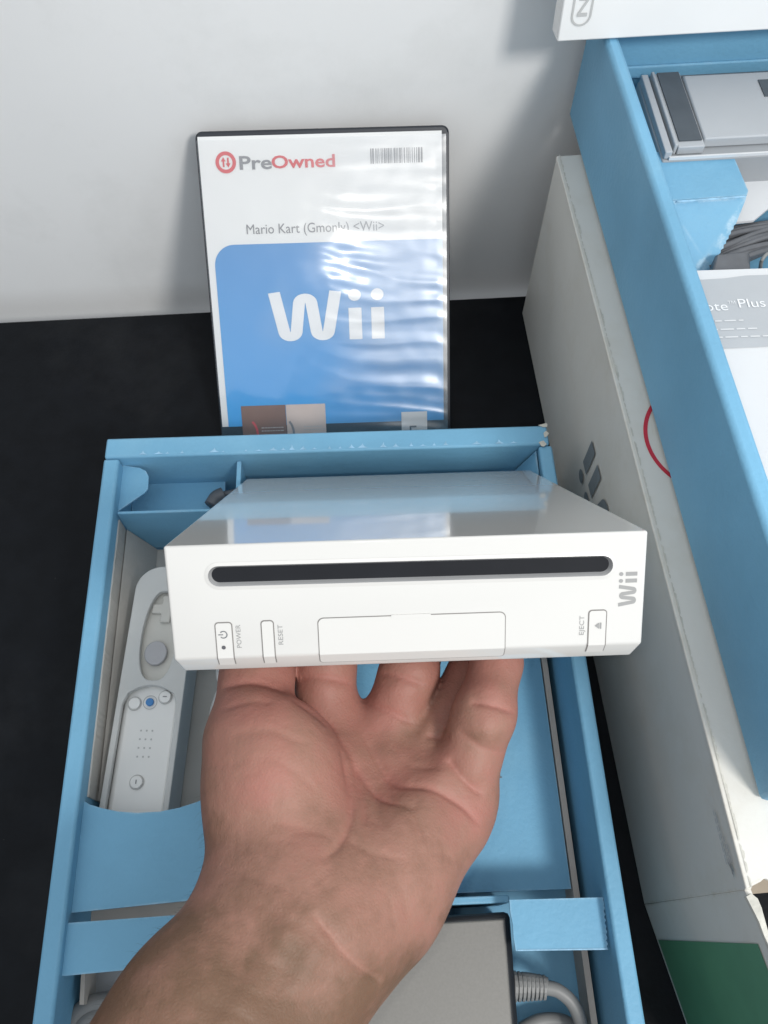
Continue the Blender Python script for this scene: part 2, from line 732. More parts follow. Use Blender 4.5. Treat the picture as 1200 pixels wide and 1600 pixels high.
p_tl, p_tr, p_bl, p_br = cuv(315, 214), cuv(690, 203), cuv(347, 667), cuv(691, 655)
pl = .0015
pr = p_tr[0]
ptop = p_tl[1]
pbot = p_bl[1]
mesh('paper_inlay', [CF.p(x, y, .0003) for x, y in ((pl, pbot), (pr, pbot), (pr, ptop), (pl, ptop))], [(0, 1, 2, 3)], M['paper'], case)
btop = cuv(450, 380)[1]
bl_pts = [(pl + .004, pbot)] + [(pr, pbot), (pr, btop)]
for i in range(9):
    a = math.radians(90 + 90 * i / 8)
    bl_pts.append((pl + .004 + .012 + .012 * math.cos(a), btop - .012 + .012 * math.sin(a)))
decal('blue_panel', poly_geo([bl_pts]), lambda x, y, z: CF.p(x, y, .0006), M['blue_print'], case)
# pixel-measured spots turned into positions on the cover
u0, v0 = cuv(423, 534)
u1, v1 = cuv(534, 453)
lh = v1 - v0
lw = (u1 - u0) / 1.37
decal('console_logo', logo_geo(), lambda x, y, z: CF.p(u0 + x * lw, v0 + y * lh, .0009), M['white_ink'], case)
cx_, cy_ = cuv(353, 254)
rr_ = cuv(369, 254)[0] - cx_
em = decal('shop_emblem', loop_mesh([circle(0, 0, rr_, 32), circle(0, 0, rr_ * .66, 32)]), lambda x, y, z: CF.p(cx_ + x, cy_ + y, .0007), M['red2'], case)
arrows = []
for s in (1, -1):
    arrows.append(poly_geo([[(s * x * rr_, s * y * rr_) for x, y in ((-.42, .02), (-.1, .02), (-.1, .2), (.12, -.0), (-.1, -.2), (-.1, -.08), (-.3, -.3), (-.5, -.2))]]))
arr = join(*[poly_geo([[(s * (x * .55 - .2) * rr_, s * (y * .6) * rr_) for x, y in ((-.2, -.7), (.1, -.7), (.1, .15), (.38, .15), (-.05, .8), (-.48, .15), (-.2, .15))]]) for s in (1, -1)])
decal('emblem_arrows', arr, lambda x, y, z: CF.p(cx_ + x, cy_ + y, .0008), M['red2'], em)
ca, cb_ = cuv(375, 265), cuv(424, 242)
decal('shop_lettering', text_geo('Pre', cb_[0] - ca[0], (cb_[1] - ca[1]), .02), lambda x, y, z: CF.p(ca[0] + x, ca[1] + y, .0007), M['ink_grey'], case)
ca2, cb2 = cuv(425, 263), cuv(523, 240)
o = decal('shop_lettering', text_geo('Owned', cb2[0] - ca2[0], (cb2[1] - ca2[1]), .02), lambda x, y, z: CF.p(ca2[0] + x, ca2[1] + y, .0007), M['red2'], case)
o['label'] = 'second half of the shop lettering in faded red'
ca3, cb3 = cuv(386, 366), cuv(600, 350)
decal('title_lettering', text_geo('Mario Kart (Gmonly) <Wii>', cb3[0] - ca3[0], cuv(386, 350)[1] - ca3[1]), lambda x, y, z: CF.p(ca3[0] + x, ca3[1] + y, .0007), M['ink_grey'], case)
ba, bb = cuv(579, 256), cuv(661, 230)
x = ba[0]
bars = []
while x < bb[0]:
    w = random.choice((.0004, .0004, .0007, .001))
    bars.append([(x, ba[1]), (x + w, ba[1]), (x + w, bb[1]), (x, bb[1])])
    x += w + random.choice((.0004, .0006, .0009))
decal('barcode', poly_geo(bars), lambda x, y, z: CF.p(x, y, .0007), M['ink'], case)
# photo strip and rating label along the foot of the cover
sa, sb, sc_ = cuv(380, 676), cuv(508, 630), cuv(447, 650)
decal('photo_strip', poly_geo([[(sa[0], .001), (sc_[0], .001), (sc_[0], sb[1]), (sa[0], sb[1])]]), lambda x, y, z: CF.p(x, y, .0011), M['lbl_brown'], case)
o = decal('photo_strip', poly_geo([[(sc_[0] + .0003, .001), (sb[0], .001), (sb[0], sb[1]), (sc_[0] + .0003, sb[1])]]), lambda x, y, z: CF.p(x, y, .0011), M['lbl_pale'], case)
o['label'] = 'pale half of the photo strip'
decal('printed_arc', stroke_geo([(sa[0] + .004 + .0055 * math.cos(a), .0085 + .0095 * math.sin(a)) for a in np.linspace(1.1, -1.0, 7)], .0014, .004), lambda x, y, z: CF.p(x, y, .0013), M['red2'], case)
decal('printed_arc', stroke_geo([(sc_[0] - .001 + .0055 * math.cos(a), .0085 + .0095 * math.sin(a)) for a in np.linspace(1.0, -1.2, 7)], .0014, .004), lambda x, y, z: CF.p(x, y, .0013), M['ink_grey'], case)
for (xa_, xb_) in ((sa[0] + .012, sc_[0] - .003), (sc_[0] + .011, sb[0] - .002)):
    for yy in (.0125, .0105):
        row = []
        xx = xa_
        while xx < xb_:
            l = random.uniform(.0008, .002)
            row.append([(xx, yy), (xx + l, yy), (xx + l, yy + .0006), (xx, yy + .0006)])
            xx += l + .0005
        decal('strip_print', poly_geo(row), lambda x, y, z: CF.p(x, y, .00125), M['print_grey'], case)
ra, rb = cuv(628, 690), cuv(667, 642)
o = decal('rating_label', poly_geo([[(ra[0], .001), (rb[0], .001), (rb[0], rb[1]), (ra[0], rb[1])]]), lambda x, y, z: CF.p(x, y, .0011), M['paper'], case)
la, lb = cuv(640, 672), cuv(650, 663)
decal('rating_mark', text_geo('E', .0045, .0085), lambda x, y, z: CF.p(la[0] + x, lb[1] - .0085 + y, .0013), M['ink'], o)
# the clear outer film with its wrinkles
NX, NY = 150, 200
fv, ff, slack_glare = [], [], []
fw = CW - .003
for j in range(NY + 1):
    for i in range(NX + 1):
        s, t = i / NX, j / NY
        x, y = .001 + s * fw, .002 + t * (CL - .007)
        right = min(1, max(0, (s - .38) / .35))
        q = t * 13 + (s - .5) * 2.2 + .9 * vnoise(Vector((s * 2.0, t * 3.0, 1.7)))
        h = .00056 * right * ((1 - 1.6 * abs(math.sin(q * 2.7 + 2.0 * vnoise(Vector((s * 1.6, t * 5, 3.0)))))) * .42 * (.55 + vnoise(Vector((s * 2.5, t * 6, 6.0)))) + .8 * vnoise(Vector((s * 1.8, q * 2.0, 4.0))))
        q2 = t * 7 - s * 5
        h += .00022 * (1 - right) * vnoise(Vector((q2 * 1.2, s * 4 + t * 2, 9.0)))
        h += .00012 * vnoise(Vector((s * 14, t * 20, 2.0)))
        h += .0005 * max(0, vnoise(Vector((s * 3.2, t * 4.5, 7.0)))) ** 2
        e = min(1, min(s, 1 - s, t, 1 - t) * 25)
        fv.append(CF.p(x, y, .0017 + h * e))
        slack_glare.append(min(1, max(0, right + .35 * vnoise(Vector((s * 5, t * 6, 11.0))) - .05)))
for j in range(NY):
    for i in range(NX):
        a = j * (NX + 1) + i
        ff.append((a, a + 1, a + NX + 2, a + NX + 1))
film = mesh('clear_sleeve', fv, ff, M['film'], case, smooth=True)
film.data.attributes.new('slack_glare', 'FLOAT', 'POINT').data.foreach_set('value', slack_glare)    # how loose the film hangs; also puts the hazy glare on the right

# ------------------------------------------------------------------ first blue tray
RIM = .065
TL, TR = at_z(165, 685, RIM), at_z(862, 664, RIM)
BLp, BRp = at_z(48, 1600, RIM), at_z(1010, 1600, RIM)
TLEN = .385
tex = unit(np.array([TR[0] - TL[0], TR[1] - TL[1], 0]))
tey = unit(np.array([BLp[0] - TL[0], BLp[1] - TL[1], 0]))
TW = float(np.dot((BRp - TL) - tey * np.dot(BRp - TL, tey), tex)) * 1.0
TF = Frame((TL[0], TL[1], 0), tex, tey, (0, 0, 1))
TW = TF.loc(BRp)[0]
tray = thing('cardboard_tray', 'open blue cardboard tray on the black table, under the hand, packed with a white remote', 'box tray', 'blue cardboard trays')
WT, WTR, WB = .0085, .0075, .0125
fbox('tray_floor', TF, WT, TW - WTR, WB, TLEN - .01, .0005, .003, M['blue'], tray)
fbox('back_wall', TF, .0005, TW - .0015, 0, WB, .0006, RIM, M['blue'], tray, .0012)
fbox('side_wall', TF, 0, WT, WB + .0003, TLEN, .0006, RIM - .0006, M['blue'], tray, .0014)
fbox('side_wall', TF, TW - WTR, TW, WB + .0003, TLEN, .0006, RIM - .0006, M['blue'], tray, .0014)
fbox('front_wall', TF, WT + .0003, TW - WTR - .0003, TLEN - .01, TLEN, .0006, RIM, M['blue'], tray, .0012)
# torn paper specks along the inner edge of the back rim
tv, tf = [], []
tt = 0
for x in np.linspace(.016, TW - .022, 34):
    if random.random() < .3:
        continue
    x = x + random.uniform(-.002, .002)
    h, w = random.uniform(.0006, .0040), random.uniform(.0006, .0030)
    z = RIM + .0003
    k = len(tv)
    for q in ((x - w, WB - .0012), (x - w * .25, WB - .0012 - h * .5), (x + random.uniform(-.2, .2) * w, WB - .0012 - h), (x + w * .3, WB - .0012 - h * .4), (x + w, WB - .0012)):
        tv.append(TF.p(*q, z))
    tf.append(tuple(range(k, k + 5)))
mesh('torn_specks', tv, tf, M['blue_edge'], tray)
# torn corner at the back right
for q0 in (((841, 665), (847, 662), (853, 660), (856, 663), (854, 668), (848, 667)), ((849, 676), (853, 673), (857, 678), (853, 684), (850, 682)), ((843, 690), (850, 687), (855, 693), (851, 698), (846, 696))):
    prism('torn_corner', [at_z(px + random.uniform(-1.2, 1.2), py + random.uniform(-1.2, 1.2), RIM + .0006) for px, py in q0], (0, 0, -.0005), M['torn'], tray)


def card(name, pts, z, material, parent, th=.0012, down=None):
    """flat card through measured outline points at height z"""
    return prism(name, [at_z(px, py, z) if not isinstance(px, np.ndarray) else px for px, py in pts], down or (0, 0, -th), material, parent)


card('corner_flap', [(190, 727), (218, 731), (228, 736), (232, 744), (231, 764), (226, 770), (184, 799)], .056, M['blue'], tray)
card('compartment_floor', [(206, 748), (352, 742), (352, 802), (206, 804)], .0345, M['blue'], tray)
a, b = TF.loc(at_z(186, 799, .06)), TF.loc(at_z(420, 795, .06))
fbox('cross_panel', TF, WT + .001, .125, a[1], a[1] + .0016, .0165, .06, M['blue'], tray, .0004)
d0 = TF.loc(at_z(374, 728, .058))
fbox('divider', TF, d0[0] - .0015, d0[0] + .001, WB + .0005, a[1] - .0003, .0035, .058, M['blue'], tray, .0004)
prism('card_gusset', [TF.p(*q) for q in ((TW - WTR - .0008, WB + .0012, .0605), (TW - WTR - .0008, WB + .036, .056), (TW - .021, WB + .0012, .030))], (-.0004, -.0002, -.0012), M['blue'], tray)
# console bay: raised floor, its folded end and the pale card strip beside the right wall
l0, l1 = TF.loc(at_z(846, 1030, .022)), TF.loc(at_z(918, 1400, .022))
bx = l0[0]
yb1 = TF.loc(at_z(750, 1400, .044))[1]
fbox('bay_floor', TF, .078, bx - .0006, .045, yb1 - .0025, .018, .0215, M['blue'], tray)
fbox('card_strip', TF, bx, bx + .0028, .05, TLEN - .012, .0035, .0225, M['beige'], tray)
fbox('cross_panel', TF, .078, TF.loc(at_z(796, 1405, .044))[0], yb1, yb1 + .0032, .0035, .044, M['blue'], tray, .0006)
fbox('inner_wall', TF, .0745, .0762, .045, TLEN - .012, .0035, .050, M['blue'], tray, .0004)
# tab folded over the adapter bay, both short edges perforated
q = [at_z(*p, .056) for p in ((796, 1406), (944, 1402), (951, 1484), (806, 1486))]
tab = prism('perforated_tab', [q[0]] + serrate(q[1], q[2])[0:] + [q[3]] + rough_edge(q[3], q[0])[1:], (0, 0, -.0014), M['blue'], tray)
ew = [q[3] + (q[2] - q[3]) * t + np.array([0, 0, .0002]) for t in (0.02, .98)]
mesh('worn_edge', [ew[0], ew[1], ew[1] + tey * -.0006, ew[0] + tey * -.0005], [(0, 1, 2, 3)], M['blue_edge'], tab)
# remote bay: pale liner trough, scooped flap and a lower flap
lt0, lt1 = at_z(178, 852, .054), at_z(133, 1245, .054)
lt0 = TF.p(TF.loc(lt0)[0], a[1] + .002, .054)
edge = rough_edge(lt0, lt1, .0016, .00014) + [lt1]
ins = [p + tex * .0016 for p in edge[::-1]]
prism('liner_side', edge + ins, (0, 0, -.05), M['liner'], tray)
fb = [TF.loc(lt0), TF.loc(lt1)]
fbox('liner_floor', TF, fb[0][0] + .0022, .074, a[1] + .002, .232, .012, .0145, M['liner'], tray)
sl = [lt0 + tex * .0022 + np.array([0, 0, -.012]), lt1 + tex * .0022 + np.array([0, 0, -.012])]
mesh('liner_slope', [sl[0], sl[1], TF.p(fb[1][0] + .012, fb[1][1], .0148), TF.p(fb[0][0] + .0125, fb[0][1], .0148)], [(0, 1, 2, 3)], M['liner'], tray)
arc = [(127, 1249), (140, 1257), (160, 1263), (185, 1268), (215, 1270), (250, 1268), (280, 1262), (305, 1254), (330, 1244)]
card('scooped_flap', arc + [(345, 1240), (345, 1402), (105, 1427)], .057, M['blue'], tray)
q = [at_z(*p, .060) for p in ((93, 1443), (300, 1428), (300, 1506), (89, 1526))]
prism('lower_flap', [q[0], q[1], q[2], q[3]] + serrate(q[3], q[0], .0018, .0004)[1:-1], (0, 0, -.0013), M['blue'], tray)
card('liner_panel', [(143, 1415), (330, 1396), (330, 1462), (140, 1470)], .030, M['beige'], tray)
card('liner_edge', [(128, 1500), (134, 1500), (131, 1570), (124, 1570)], .046, M['beige'], tray, .03)
card('liner_panel', [(134, 1500), (330, 1490), (330, 1600), (126, 1605)], .030, M['grey_card_side'], tray)
# small print on the bay floor
sp = at_z(781, 1216, .0218)
decal('floor_mark', poly_geo([[(-.0012, .0), (.0012, .0003), (.0011, .0009), (-.0011, .0006)], [(-.0003, .001), (.0003, .001), (.0003, .0019), (-.0003, .0019)]]), lambda x, y, z: sp + np.array([x, y, 0]), M['print_dark'], tray)

# ------------------------------------------------------------------ remote in its jacket
ZR = .043
ra_, rb_ = at_z(243, 1020, ZR), at_z(213, 1222, ZR)
rey = unit(ra_ - rb_)
rex = np.array([rey[1], -rey[0], 0])
RF = Frame(at_z(236, 1090, ZR), rex, rey, (0, 0, 1))
remote = thing('game_remote', 'white game remote in a translucent grey jacket lying in the left bay of the tray', 'remote')


def ruv(px, py, z=0.0):
    return RF.uv(px, py, z)


top_y, bot_y = .070, -.078
HW = .0158
b = prism('remote_body', [RF.p(x, y, -.003) for x, y in rrect(-HW + .0012, bot_y, HW - .0012, top_y - .001, .006)], (0, 0, -.0245), M['remote'], remote)
bevel(b, .003, 3)
wa, wb = ruv(243, 940), ruv(243, 1042)
tear = []
for i in range(40):
    a = 2 * math.pi * i / 40
    yy = math.sin(a)
    cyc = (wa[1] + wb[1]) / 2 - .001
    hh = (wa[1] - wb[1]) / 2 + .007
    hw = .0098 - .0016 * max(0, yy)
    xx = math.copysign(abs(math.cos(a)) ** .7, math.cos(a)) * hw
    tear.append((xx, cyc + math.copysign(abs(yy) ** .85, yy) * hh))
lw_top = ruv(234, 1070)[1]
low = []
for t in np.linspace(0, 1, 11):
    low.append((-.0118 + .0236 * t, lw_top - .0042 * (2 * t - 1) ** 2))
low += [(.0141, lw_top - .010), (.0141, bot_y + .003), (-.0141, bot_y + .003), (-.0141, lw_top - .010)]
outline = rrect(-HW, bot_y - .001, HW, top_y, .013, 10)
v, f = loop_mesh([outline, tear[::-1], low[::-1]], .0012, .0006)
mesh('jacket', [RF.p(*p) for p in v], f, M['jacket'], remote, smooth=False)
v, f = loop_mesh([rrect(-HW, bot_y - .001, HW, top_y, .013, 10), rrect(-HW + .0012, bot_y + .0002, HW - .0012, top_y - .0012, .012, 10)[::-1]], .0105, 0)
mesh('jacket_side', [RF.p(p[0], p[1], p[2] - .0125) for p in v], f, M['jacket'], remote)
mesh('faceplate', [RF.p(x, y, -.0026) for x, y in tear], [tuple(range(len(tear)))], M['cream'], remote)
dx, dy = ruv(250, 950)
dp = []
a_, l_ = .0026, .0075
for x, y in ((-a_, a_), (-a_, l_), (a_, l_), (a_, a_), (l_, a_), (l_, -a_), (a_, -a_), (a_, -l_), (-a_, -l_), (-a_, -a_), (-l_, -a_), (-l_, a_)):
    dp.append(RF.p(.001 + x, dy + y, -.0008))
bevel(prism('directional_pad', dp, (0, 0, -.0015), M['cream'], remote), .0005)
bx_, by_ = ruv(243, 1020)
v, f = loop_mesh([circle(0, 0, .0052, 32)], .0008, .0006)
mesh('round_button', [RF.p(bx_ + p[0], by_ + p[1] * 1.1, p[2] - .0012) for p in v], f, M['button_grey'], remote, True)
for px, py, m_, nm in ((210, 1099, 'remote', 'small_button'), (234, 1097, 'home_blue', 'home_button'), (258, 1089, 'remote', 'small_button'), (213, 1222, 'remote', 'small_button')):
    x, y = ruv(px, py, -.002)
    v, f = loop_mesh([circle(0, 0, .0026 if m_ == 'remote' else .0016, 24)], .0004, .0004)
    o = mesh(nm, [RF.p(x + p[0], y + p[1], p[2] - .0022) for p in v], f, M[m_], remote, True)
    v, f = loop_mesh([circle(0, 0, .0036, 24), circle(0, 0, .0032, 24)[::-1]])
    mesh('button_ring', [RF.p(x + p[0], y + p[1], -.0027) for p in v], f, M['print_grey'], o)
    if py in (1089, 1222):
        bar = [(-.001, -.00025), (.001, -.00025), (.001, .00025), (-.001, .00025)]
        g = poly_geo([bar] if py != 1222 else [[(y_, x_) for x_, y_ in bar]])
        decal('button_mark', g, lambda p, q, r: RF.p(x + p, y + q, -.0012), M['ink_grey'], o)
dots = []
ex_, ey_ = ruv(224, 1160)
for i in range(3):
    for j in range(4):
        dots.append(circle(ex_ + (i - 1) * .0028, ey_ + (j - 1.5) * .0042, .0005, 10))
decal('speaker_holes', poly_geo(dots), lambda x, y, z: RF.p(x, y, -.0028), M['print_grey'], remote)
tube('wrist_strap', [at_z(px, py, z) for px, py, z in ((380, 1020, .018), (345, 1040, .020), (341, 1056, .024), (345, 1072, .024), (338, 1088, .02), (330, 1120, .017), (335, 1180, .017))], .0012, M['remote'], remote)

# ------------------------------------------------------------------ plug, grey lead, power adapter
plug = thing('cable_plug', 'small dark plug lying behind the console in the back left bay', 'plug')
tube('plug_body', [at_z(330, 790, .040), at_z(338, 778, .040), at_z(350, 772, .040)], .0042, M['dark_cable'], plug)
tube('plug_lead', [at_z(350, 772, .040), at_z(375, 768, .040), at_z(400, 770, .040)], .0018, M['dark_cable'], plug)
lead = tube('coiled_lead', [at_z(px, py, .038) for px, py in ((112, 1625), (118, 1592), (140, 1572), (170, 1566), (205, 1578), (215, 1610), (180, 1640), (135, 1632), (128, 1604), (150, 1588), (185, 1590), (195, 1620))], .0042, M['grey_cable'])
tag(lead, 'grey lead coiled in the near left corner of the tray beside the forearm', 'cable')
adp = thing('power_adapter', 'grey topped power adapter with black rim in the near bay of the tray', 'power adapter')
ZA = .048
A0, A1, A2 = at_z(797, 1424, ZA), at_z(600, 1436, ZA), at_z(810, 1600, ZA)
aex = unit(A0 - A1)
aey = unit(A2 - A0)
AF = Frame(A0, aex, aey, (0, 0, 1))
fbox('adapter_body', AF, -.072, 0, 0, .125, .005 - ZA, 0, M['black_plastic'], adp, .0025)
fbox('top_plate', AF, -.0695, -.0028, .0028, .122, -.0005, .0011, M['adapter'], adp, .0008)
s0 = AF.loc(at_z(806, 1541, .03))
rv = [AF.p(.001, s0[1], .03 - ZA)]
pts = [at_z(px, py, z) for px, py, z in ((800, 1541, .030), (822, 1539, .030), (840, 1540, .030), (854, 1543, .030))]
boot = tube('strain_relief', pts, .0046, M['grey_cable'], adp, 14, [.0054, .0052, .0046, .0042])
rb_all = None
rings = []
for t in np.linspace(.08, .92, 8):
    c = pts[0] + (pts[3] - pts[0]) * t
    d = unit(pts[3] - pts[0])
    a = unit(np.cross(d, (0, 0, 1)))
    bb_ = np.cross(d, a)
    rad = .0063 - .0014 * t
    k = 16
    vv = []
    for side in (-.00055, .00055):
        for i in range(k):
            w = 2 * math.pi * i / k
            vv.append(c + d * side + (a * math.cos(w) + bb_ * math.sin(w)) * rad)
    fc = [(i, (i + 1) % k, k + (i + 1) % k, k + i) for i in range(k)] + [tuple(range(k)), tuple(range(k, 2 * k))]
    rings.append(([tuple(p) for p in vv], fc))
mesh('relief_ribs', *join(*rings), M['grey_cable'], boot)
tube('adapter_lead', [at_z(px, py, z) for px, py, z in ((853, 1543, .03), (872, 1548, .030), (893, 1566, .029), (906, 1595, .027), (908, 1630, .024), (890, 1665, .02), (840, 1670, .012))], .0031, M['grey_cable'], adp)
tube('adapter_lead', [at_z(px, py, z) for px, py, z in ((908, 1615, .012), (880, 1597, .012), (845, 1596, .012), (815, 1610, .012))], .0034, M['grey_cable'], adp)

# ------------------------------------------------------------------ white outer sleeve
ZS = .132
S0, S1 = at_z(815, 490, 0), at_z(1005, 1413, 0)
sey = unit(S1 - S0)
sex = np.array([-sey[1], sey[0], 0])
SLEN = float(np.linalg.norm(S1 - S0))
SW = .245
SF = Frame(S0, sex, sey, (0, 0, 1))
sl_o = thing('white_carton_sleeve', 'scuffed white carton sleeve standing open at its front, under the second blue tray', 'box sleeve')
T = .0028
sidep = fbox('side_panel', SF, .0004, T, 0, SLEN, .0006, ZS - T + .0004, M['sleeve'], sl_o, .0002)
fbox('side_panel', SF, SW - T, SW - .0004, 0, SLEN, .0006, ZS - T + .0004, M['sleeve'], sl_o, .0002)
topo = [SF.p(0, 0, ZS), SF.p(SW, 0, ZS)]
fr_edge = serrate(SF.p(SW, SLEN - .001, ZS), SF.p(.006, SLEN - .002, ZS), .003, .0014)
tpan = prism('top_panel', topo + fr_edge + [SF.p(0, SLEN, ZS)], (0, 0, -T), M['sleeve'], sl_o)
bevel(tpan, .0012, 3, 60)
fbox('bottom_panel', SF, T + .0002, SW - T - .0002, 0, SLEN, .0006, T, M['sleeve_in'], sl_o)
fbox('back_panel', SF, T + .0002, SW - T - .0002, .0003, T, T + .0002, ZS - T - .0004, M['sleeve_in'], sl_o)
# flap hinged on the front edge of the side panel, with a green patch
f1 = on_plane(1070, 1600, (0, 0, 0), np.array([0, 0, 1.0]))
fdir = unit(f1 - S1)
fnr = np.array([fdir[1], -fdir[0], 0])
FF = Frame(S1 + sex * .0004 + fdir * .0001, fdir, -fnr if fnr[0] > 0 else fnr, (0, 0, 1))
fbox('end_flap', FF, 0, .085, -.0024, 0, .0008, ZS - .003, M['sleeve'], sl_o, .0002)
sgn = FF.ey
gx = FF.loc(on_plane(1090, 1468, FF.o, FF.ey))[0]
gq = [FF.p(gx, .0003, .004), FF.p(.08, .0003, .004), FF.p(.08, .0003, ZS - .012), FF.p(gx + .0015, .0003, ZS - .0095)]
mesh('green_patch', gq, [(0, 1, 2, 3)], M['green'], sl_o)
# torn paper where the top panel was opened
tp = [at_z(px, py, ZS + .0004) for px, py in ((1166, 1401), (1174, 1396), (1184, 1404), (1190, 1418), (1196, 1440), (1204, 1468), (1212, 1480), (1206, 1488), (1194, 1462), (1186, 1440), (1176, 1420))]
prism('torn_edge', tp, (0, 0, -.0022), M['torn'], sl_o)
# scuffed strip along the long top edge
sc_v, sc_f = [], []
n = 150
for i in range(n):
    y = SLEN * (i + random.random()) / n
    amt = max(0, vnoise(Vector((i * .21, 3, 0))) + .2)
    w, l = .0006 + .0018 * amt * random.random(), .0012 + .003 * amt
    k = len(sc_v)
    for q in ((.0016, -l), (.0016 + w, -l * .4), (.0016 + w * .8, l * .5), (.0016, l)):
        sc_v.append(SF.p(q[0], y + q[1], ZS + .00015 + (i % 12) * .00003))
    sc_f.append((k, k + 1, k + 2, k + 3))
mesh('scuffed_edge', sc_v, sc_f, M['torn'], sl_o)
# upside-down console mark on the side panel
LF = Frame(S0, sey, (0, 0, 1), -sex)      # x along the panel towards the viewer, y up


def luv(px, py):
    return LF.uv(px, py)


bt, bb2 = luv(928, 699), luv(914, 732)
hbar = bt[1] - bb2[1]
unit_h = hbar / .64
pit = luv(930.5, 750)[0] - luv(921, 715)[0]
xs = pit / .42
b1 = luv(921, 715)
ytop = bt[1]
decal('console_logo', logo_geo(), lambda x, y, z: LF.p(b1[0] + (2.02 - x) * xs, ytop - y * unit_h, .0003), M['logo_grey'], sl_o)
s_ = luv(1126, 1265)
s2_ = luv(1139, 1350)
lines = []
for k in range(4):
    x = 0.0
    while x < (s2_[0] - s_[0]) * (1, .8, .55, .3)[k]:
        l = random.uniform(.0012, .004)
        lines.append([(x, k * .0017), (x + l, k * .0017), (x + l, k * .0017 + .0008), (x, k * .0017 + .0008)])
        x += l + .0009
decal('small_print', poly_geo(lines), lambda x, y, z: LF.p(s2_[0] - x, s2_[1] - .002 + y, .0003), M['print_grey'], sl_o)
sm = [(rd * math.cos(a), rd * math.sin(a) * .35 + rd * .2 * math.cos(a)) for a, rd in ((k * math.pi / 9, random.uniform(.0012, .0055)) for k in range(18))]
decal('scuff_mark', poly_geo([sm]), lambda x, y, z: LF.p(s2_[0] + .002 + x, s2_[1] + .002 + y, .0003), M['print_mid'], sl_o)
# red ring printed on the top
rp = [at_z(px, py, ZS)[:2] for px, py in ((1012, 641), (1005, 672), (1036, 737))]
(ax, ay), (bx2, by2), (cx2, cy2) = rp
D = 2 * (ax * (by2 - cy2) + bx2 * (cy2 - ay) + cx2 * (ay - by2))
ux = ((ax * ax + ay * ay) * (by2 - cy2) + (bx2 ** 2 + by2 ** 2) * (cy2 - ay) + (cx2 ** 2 + cy2 ** 2) * (ay - by2)) / D
uy = ((ax * ax + ay * ay) * (cx2 - bx2) + (bx2 ** 2 + by2 ** 2) * (ax - cx2) + (cx2 ** 2 + cy2 ** 2) * (bx2 - ax)) / D
rr = math.hypot(ax - ux, ay - uy)
decal('red_ring', loop_mesh([circle(0, 0, rr, 90), circle(0, 0, rr - .0019, 90)[::-1]]), lambda x, y, z: np.array([ux + x, uy + y, ZS + .0002]), M['red'], sl_o)

# ------------------------------------------------------------------ second blue tray, on the sleeve
ZT = ZS + .0008
T2B, T2F = at_z(888, 180, ZT), at_z(1185, 1253, ZT)
uey = unit(T2F - T2B)
uex = np.array([-uey[1], uey[0], 0])
U2 = Frame((T2B[0], T2B[1], ZT), uex, uey, (0, 0, 1))
U2L = float(np.linalg.norm(T2F - T2B))
U2W, U2H = .235, .0645
tray2 = thing('cardboard_tray', 'second blue cardboard tray, raised on top of the white sleeve at the right', 'box tray', 'blue cardboard trays')
fbox('tray_floor', U2, .008, U2W - .008, .012, U2L - .012, .0003, .0025, M['blue'], tray2)
fbox('side_wall', U2, 0, .0076, 0, U2L, .0004, U2H, M['blue'], tray2, .0022)
fbox('side_wall', U2, U2W - .0076, U2W, 0, U2L, .0004, U2H, M['blue'], tray2, .002)
fbox('back_wall', U2, .0078, U2W - .0078, 0, .011, .0004, U2H - .0006, M['blue'], tray2, .002)
fbox('front_wall', U2, .0078, U2W - .0078, U2L - .011, U2L - .001, .0004, U2H - .0006, M['blue'], tray2, .002)
k0 = U2.loc(at_z(1050, 94, .170))
fbox('back_ledge', U2, .0120, U2W - .0085, .0112, k0[1] + .004, .03, .0372, M['blue'], tray2, .001)
# folded card between the bays
q = [at_z(*p, .165) for p in ((1022, 238), (1142, 234), (1169, 298), (1167, 305), (1048, 313))]
prism('folded_flap', q, (0, 0, -.0013), M['blue'], tray2)
qa, qb = at_z(1046, 314, .1648), at_z(1166, 306, .1648)
qc, qd = at_z(1111, 421, .146), at_z(1080, 424, .146)
qm = at_z(1150, 346, .158)
prism('folded_flap', [qa, qb, qm] + serrate(qm, qc, .0024, .0006) + [qd], (0, -.0010, -.0008), M['blue'], tray2)
mesh('worn_edge', [at_z(1058, 313.5, .1655), at_z(1166, 305.5, .1655), at_z(1166, 308, .1655), at_z(1058, 316.5, .1655)], [(0, 1, 2, 3)], M['blue_edge'], tray2)
wl_ = [at_z(*p, .150) for p in ((1145, 242), (1290, 236))]
prism('liner_panel', serrate(wl_[0], wl_[1], .0022, .0008) + [at_z(1290, 300, .150), at_z(1205, 322, .150), at_z(1178, 344, .150), at_z(1120, 350, .150)], (0, 0, -.0014), M['booklet'], tray2)

# grey moulded stand
ZM = .172
stand = thing('moulded_stand', 'pale grey moulded stand with dark recesses at the back of the raised tray', 'stand')
MA, MB_, MC = at_z(1001, 111, ZM), at_z(1041, 236, ZM), at_z(1300, 96, ZM)
mex = unit(MC - MA)
mey = unit(MB_ - MA)
MF = Frame(MA, mex, mey, (0, 0, 1))
ml = np.linalg.norm(MB_ - MA)
fbox('stand_base', MF, 0, .14, 0, ml, -.030, -.006, M['grey_card_side'], stand, .0008)
for x0, x1 in ((.0005, .0042), (.0055, .0072)):
    fbox('rib', MF, x0, x1, .0008, ml - .001 - (x0 > .003) * .003, -.0058, -.0015 + (x0 > .003) * .0015, M['grey_card'], stand, .0005)
d0, d1 = MF.uv(1020, 150)[0], MF.uv(1049, 150)[0]
xa = .0075
xb = xa + .0125
fbox('recess_rim', MF, xa, xb + .001, .001, ml - .0036, -.0057, -.0012, M['grey_card'], stand, .0005)
